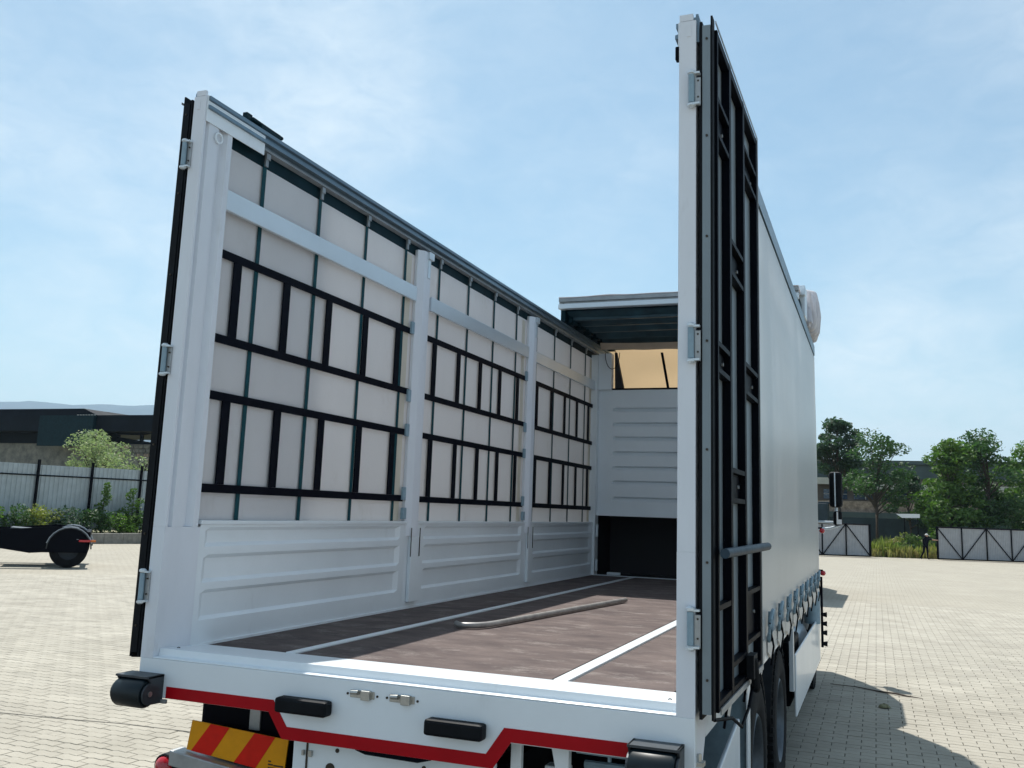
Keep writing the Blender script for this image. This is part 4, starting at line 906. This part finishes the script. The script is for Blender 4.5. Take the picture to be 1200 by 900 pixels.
for i in range(22):
    ya = ps+i*2.45; yb = ya+2.45
    mb = MB(); a = Vector((fx(ya), ya, 0)); b = Vector((fx(yb), yb, 0)); n_ = 12; us = []
    for k in range(n_): t0 = k/n_; us += [(t0, 0), (t0+.4/n_, 0), (t0+.5/n_, 1), (t0+.9/n_, 1)]
    us.append((1, 0)); dz = random.uniform(-.03, .03)
    mb.relief(us, [-.85, 2.02+dz], lambda q, z: (a.x+(b.x-a.x)*q[0]-.04*q[1], a.y+(b.y-a.y)*q[0], z)); obj('fence_sheet', mb, 'fence', fe)
    mb = MB(); mb.box(a.x+.01, a.x+.10, ya-.05, ya+.05, -.95, 2.25); obj('fence_post', mb, 'black', fe)
    mb = MB(); mb.tube([(a.x+.03, ya+.05, 1.55), (b.x+.03, yb-.05, 1.55)], .03, 4); obj('fence_rail', mb, 'black', fe)
# hedge along the fence: one bushy plant per 1.3 m
LG = 'shrubs along the fence'
cols = ['leaf', 'leaf2', 'leaf', 'weed', 'leaf4']
labs = {}
rnd = random.Random(77)
names_ = ['leftmost low shrub under the fence', 'round shrub left of the black chassis', 'shrub partly behind the black chassis', 'yellow-green shrub behind the chassis lamp', 'dark shrub below the first upright bush', 'leafy shrub between the two upright bushes', 'dark shrub below the second fence post', 'shrub at the white post of the truck', 'shrub hidden behind the left pillar of the truck']
for i in range(9):
    y = 24.2+i*1.25; x = kx(y)-1.2; cr = MB()
    for k in range(8): leaves(cr, (x+rnd.uniform(-.6, .6), y+rnd.uniform(-.6, .6), -.95+rnd.uniform(.1, .95)), (.42, .42, .33), 150, .075, rnd)
    o = obj('hedge_shrub', cr, cols[i % 5]); tag(o, names_[i], 'shrub', LG)
for (x, y, h, wd, lab) in ((-30.5, 31.0, 2.1, .75, 'upright pale green bush standing against the first fence post'), (-30.05, 32.4, 1.9, .95, 'upright bush with spreading top left of the second fence post')):
    cr = MB(); tr = MB(); t = thing('upright_bush', (x, y, -.97), lab, 'bush')
    for k in range(14):
        f = k/13; leaves(cr, (x+rnd.uniform(-.25, .25)*wd, y+rnd.uniform(-.25, .25)*wd, -.9+h*f), (wd*.42*(1-.45*f), wd*.42*(1-.45*f), .18), 70, .07, rnd)
    tr.tube([(x, y, -.97), (x+.03, y, -.97+h*.9)], [.03, .01], 6)
    obj('crown', cr, 'leaf2', t); obj('stem', tr, 'bark', t)
tree('olive_tree', -36.1, 36, -.97, 5.1, 4.3, 'leaf3', 'round grey-green tree rising behind the fence', 21, base=.25, clumps=44, per=170, leaf=.085)
tr = MB(); rnd = random.Random(9); b0 = Vector((-35.3, 38.5, -.97)); tr.tube([b0, b0+Vector((.1, 0, 3.0))], [.06, .05], 6)
for k in range(9):
    a = Vector((rnd.uniform(-.9, 1.1), rnd.uniform(-.3, .3), rnd.uniform(.6, 1.7))); tr.tube([b0+Vector((.1, 0, 2.2+.08*k)), b0+Vector((.1, 0, 2.4+.08*k))+a*.5, b0+Vector((.1, 0, 2.5+.08*k))+a], [.035, .022, .008], 5)
bt = obj('bare_tree', tr, 'bark'); tag(bt, 'small bare leafless tree behind the fence by the stone wall', 'tree')
cr = MB(); 
for k in range(5): leaves(cr, (-36.3+.25*k, 38, 1.9+.2*(k % 3)), (.4, .4, .4), 110, .08, rnd)
o = obj('dark_bush', cr, 'leaf4'); tag(o, 'dark bush between the round tree and the bare tree behind the fence', 'bush')
# ruined shed with a long dark roof
sh = thing('derelict_shed', (-58, 62, -1), 'derelict stone shed with long black roof left of the truck', 'building')
def slanted(mb, x0, x1, y0, y1, z0, z1): return mb.box(x0, x1, y0, y1, z0, z1)
mb = slanted(MB(), -78, -36, 62, 62.8, -1, 5.35); obj('stone_wall', mb, 'stone', sh)
# stones that stand proud of the wall's upper courses
rnd = random.Random(4); me_ = None
for r_ in range(3):
    x = -64.0
    while x < -50:
        wd = rnd.uniform(.35, .8); hh = rnd.uniform(.24, .34); mb = MB(); mb.box(x, x+wd-.05, 61.90-rnd.uniform(0, .05), 62.0, 4.25+.36*r_, 4.25+.36*r_+hh); obj('stone', mb, 'pinkwall' if rnd.random() < .4 else 'stone', sh, bevel=.03); x += wd
mb = MB(); mb.box(-78, -36, 60.2, 70, 6.35, 7.75); obj('roof', mb, 'roofdark', sh)
mb = MB(); mb.prism([(-80, 7.75), (-80, 8.45), (-63.1, 8.45), (-61.2, 7.75)], 'y', 61, 69); obj('raised_roof', mb, 'roofdark', sh)
mb = MB()
for k in range(7): mb.box(-62.9+.32*k, -62.75+.32*k, 60.1, 60.2, 7.62, 7.80)
objs('eave_bracket', mb, 'palewall', sh)
for x0, x1, m_ in ((-78, -59.9, 'roofdark'), (-55.5, -36, 'tealwall')):
    mb = MB(); mb.box(x0, x1, 61.9, 62.4, 5.36, 6.34); obj('upper_panel', mb, m_, sh)
mb = MB(); mb.box(-67, -60.7, 59.85, 60.19, 5.0, 7.72); obj('side_wing', mb, 'darkteal', sh)
mb = MB(); mb.prism([(-59.9, 5.36), (-59.9, 6.0), (-55.5, 5.45), (-55.5, 5.36)], 'y', 61.95, 62.3); mb.prism([(-59.9, 6.2), (-59.9, 6.34), (-55.5, 6.34), (-57.4, 6.15)], 'y', 61.95, 62.3); mb.box(-57.3, -57.15, 61.95, 62.3, 5.4, 6.34); objs('broken_panel', mb, 'roofdark', sh)

# black tractor chassis parked on the left, seen from behind
TZ = G(17.8)
tq = thing('semi_tractor', (-17.5, 17.25, TZ), 'black tractor unit at the left with ribbed mudguards and amber tail lamp', 'tractor unit')
mb = MB()
for k in range(2):
    yc = 17.55+k*.0
c_ = (-18.75, 18.1)
mb = MB(); mb.box(-22.9, -17.62, 17.75, 17.95, TZ+.55, TZ+.85); mb.box(-22.9, -17.62, 18.9, 19.1, TZ+.55, TZ+.85); objs('chassis_beam', mb, 'black', tq)
for yc in (17.12, 19.68):
    mb = MB(); mb.prism([(-20.4, TZ+.62), (-20.4, TZ+.98), (-18.5, TZ+1.12), (-17.75, TZ+1.10), (-17.54, TZ+.98), (-17.54, TZ+.42), (-18.7, TZ+.42), (-19.0, TZ+.40)], 'x' if False else 'y', yc-.02, yc+.02); obj('mudguard_skirt', mb, 'black', tq)
mb = MB(); mb.box(-22.4, -20.42, 17.15, 19.65, TZ+.35, TZ+1.0); obj('equipment_box', mb, 'black', tq, bevel=.03)
mb = MB(); mb.box(-17.62, -17.50, 17.25, 19.6, TZ+.58, TZ+1.0); obj('rear_cross_panel', mb, 'black', tq, bevel=.02)
def yw(xc, yc, r=.50):
    mb = MB(); h = .16; mb.lathe([(.28, -h), (.42, -h), (r, -h+.04), (r, h-.04), (.42, h), (.28, h)], (xc, yc, TZ+r), 'y', 36); wq = obj('wheel', mb, 'tyre', tq, smooth=True)
    mb = MB(); mb.lathe([(.28, -h+.01), (.24, -h+.05), (.10, -.06), (0, -.08)], (xc, yc, TZ+r), 'y', 24); obj('rim', mb, 'bracket', wq, smooth=True)
for xc in (-18.02, -23.8):
    for yc in (17.35, 19.5): yw(xc, yc)
for yc in (17.35, 19.5):
    mb = MB(); mb.relief([yc-.30, yc+.30], list(range(13)), lambda y_, k: (-18.02+.57*math.cos(math.pi*k/12), y_, TZ+.52+.58*math.sin(math.pi*k/12))); obj('mudguard', mb, 'bracket', tq, solid=.03, smooth=True)
    for dy in (-.28, 0, .28):
        mb = MB(); mb.tube([(-18.02+.59*math.cos(math.pi*k/12), yc+dy, TZ+.52+.60*math.sin(math.pi*k/12)) for k in range(1, 12)], .02, 6); obj('mudguard_rib', mb, 'galv', tq)
mb = MB(); mb.prism([(-19.6, TZ+1.0), (-18.0, TZ+.90), (-18.0, TZ+.95), (-19.6, TZ+1.06)], 'y', 17.9, 19.0); obj('fifth_wheel', mb, 'bracket', tq)
mb = MB(); mb.box(-17.78, -17.48, 17.02, 17.095, TZ+.72, TZ+.78); tl2 = obj('tail_lamp', mb, 'redlamp', tq, bevel=.01)
mb = MB(); mb.box(-17.47, -17.34, 17.02, 17.095, TZ+.72, TZ+.78); obj('indicator', mb, 'amber', tl2, bevel=.01)
mb = MB(); mb.box(-17.84, -17.79, 17.04, 17.09, TZ+.785, TZ+.79); obj('lamp_bracket', mb, 'lath', tl2)
mb = MB(); mb.prism([(-22.6, TZ+.5), (-22.6, TZ+3.2), (-24.3, TZ+3.3), (-24.9, TZ+2.0), (-24.95, TZ+.4)], 'y', 17.2, 19.6); cb = obj('cab', mb, 'roofdark', tq, bevel=.08)
mb = MB(); mb.prism([(-23.4, TZ+1.9), (-23.4, TZ+2.7), (-24.3, TZ+2.7), (-24.6, TZ+1.9)], 'y', 17.18, 17.195); obj('side_window', mb, 'glass', cb)

tq.rotation_euler.z = R(44)
tq.location = (-17.65, 17.45, TZ)
# second truck in front, mostly hidden; it throws the shadow seen past the cab
t2 = thing('parked_lorry', (0, 24.5, G(24.5)), 'parked white box lorry ahead of the truck, hidden but for its shadow', 'lorry')
z2 = G(24.5)
mb = MB(); mb.box(-1.1, 1.30, 22.4, 27.4, z2+1.0, z2+3.75); obj('cargo_box', mb, 'cab', t2, bevel=.03)
mb = MB(); mb.prism([(27.6, z2+.5), (27.6, z2+2.9), (28.9, z2+2.8), (29.4, z2+1.6), (29.45, z2+.5)], 'x', -1.05, 1.20); cb = obj('cab', mb, 'cab', t2, bevel=.06)
mb = MB(); mb.prism([(28.0, z2+1.7), (28.0, z2+2.5), (28.8, z2+2.5), (29.15, z2+1.7)], 'x', 1.202, 1.208); obj('side_window', mb, 'glass', cb)
for yc in (24.0, 28.5):
    for xc in (-.9, 1.02):
        mb = MB(); mb.lathe([(0, -.13), (.27, -.13), (.42, -.14), (.48, -.10), (.48, .10), (.42, .14), (.27, .13), (0, .13)], (xc, yc, z2+.48), 'x', 28); obj('wheel', mb, 'tyre', t2, smooth=True)
mb = MB(); mb.box(-.5, .7, 22.5, 28.6, z2+.62, z2+.95); obj('chassis_frame', mb, 'black', t2)
mb = MB(); mb.box(-1.0, 1.2, 22.36, 22.39, z2+1.05, z2+3.7); dd = obj('rear_door', mb, 'white', t2)
for x in (-1.0, .95):
    mb = MB(); mb.box(x, x+.25, 22.36, 22.45, z2+.78, z2+.92); obj('tail_lamp', mb, 'redlamp', t2)

# ------------------------------------------------------------------ air
mb = MB(); mb.box(-9600, 9600, -9600, 9600, -60, 720)
hz = obj('haze', mb, 'ground', origin=(0, 0, -60)); hz.data.materials.clear(); hz['kind'] = 'stuff'; hz['label'] = 'thin blue daylight haze over the land'
hm = bpy.data.materials.new('air_haze'); hm.use_nodes = True; ht = hm.node_tree; ht.nodes.clear()
ho = N(ht, 'ShaderNodeOutputMaterial'); hv = N(ht, 'ShaderNodeVolumePrincipled'); hv.inputs['Color'].default_value = (.62, .80, 1, 1); hv.inputs['Density'].default_value = .00012; hv.inputs['Anisotropy'].default_value = .2
ht.links.new(hv.outputs[0], ho.inputs['Volume']); hz.data.materials.append(hm)
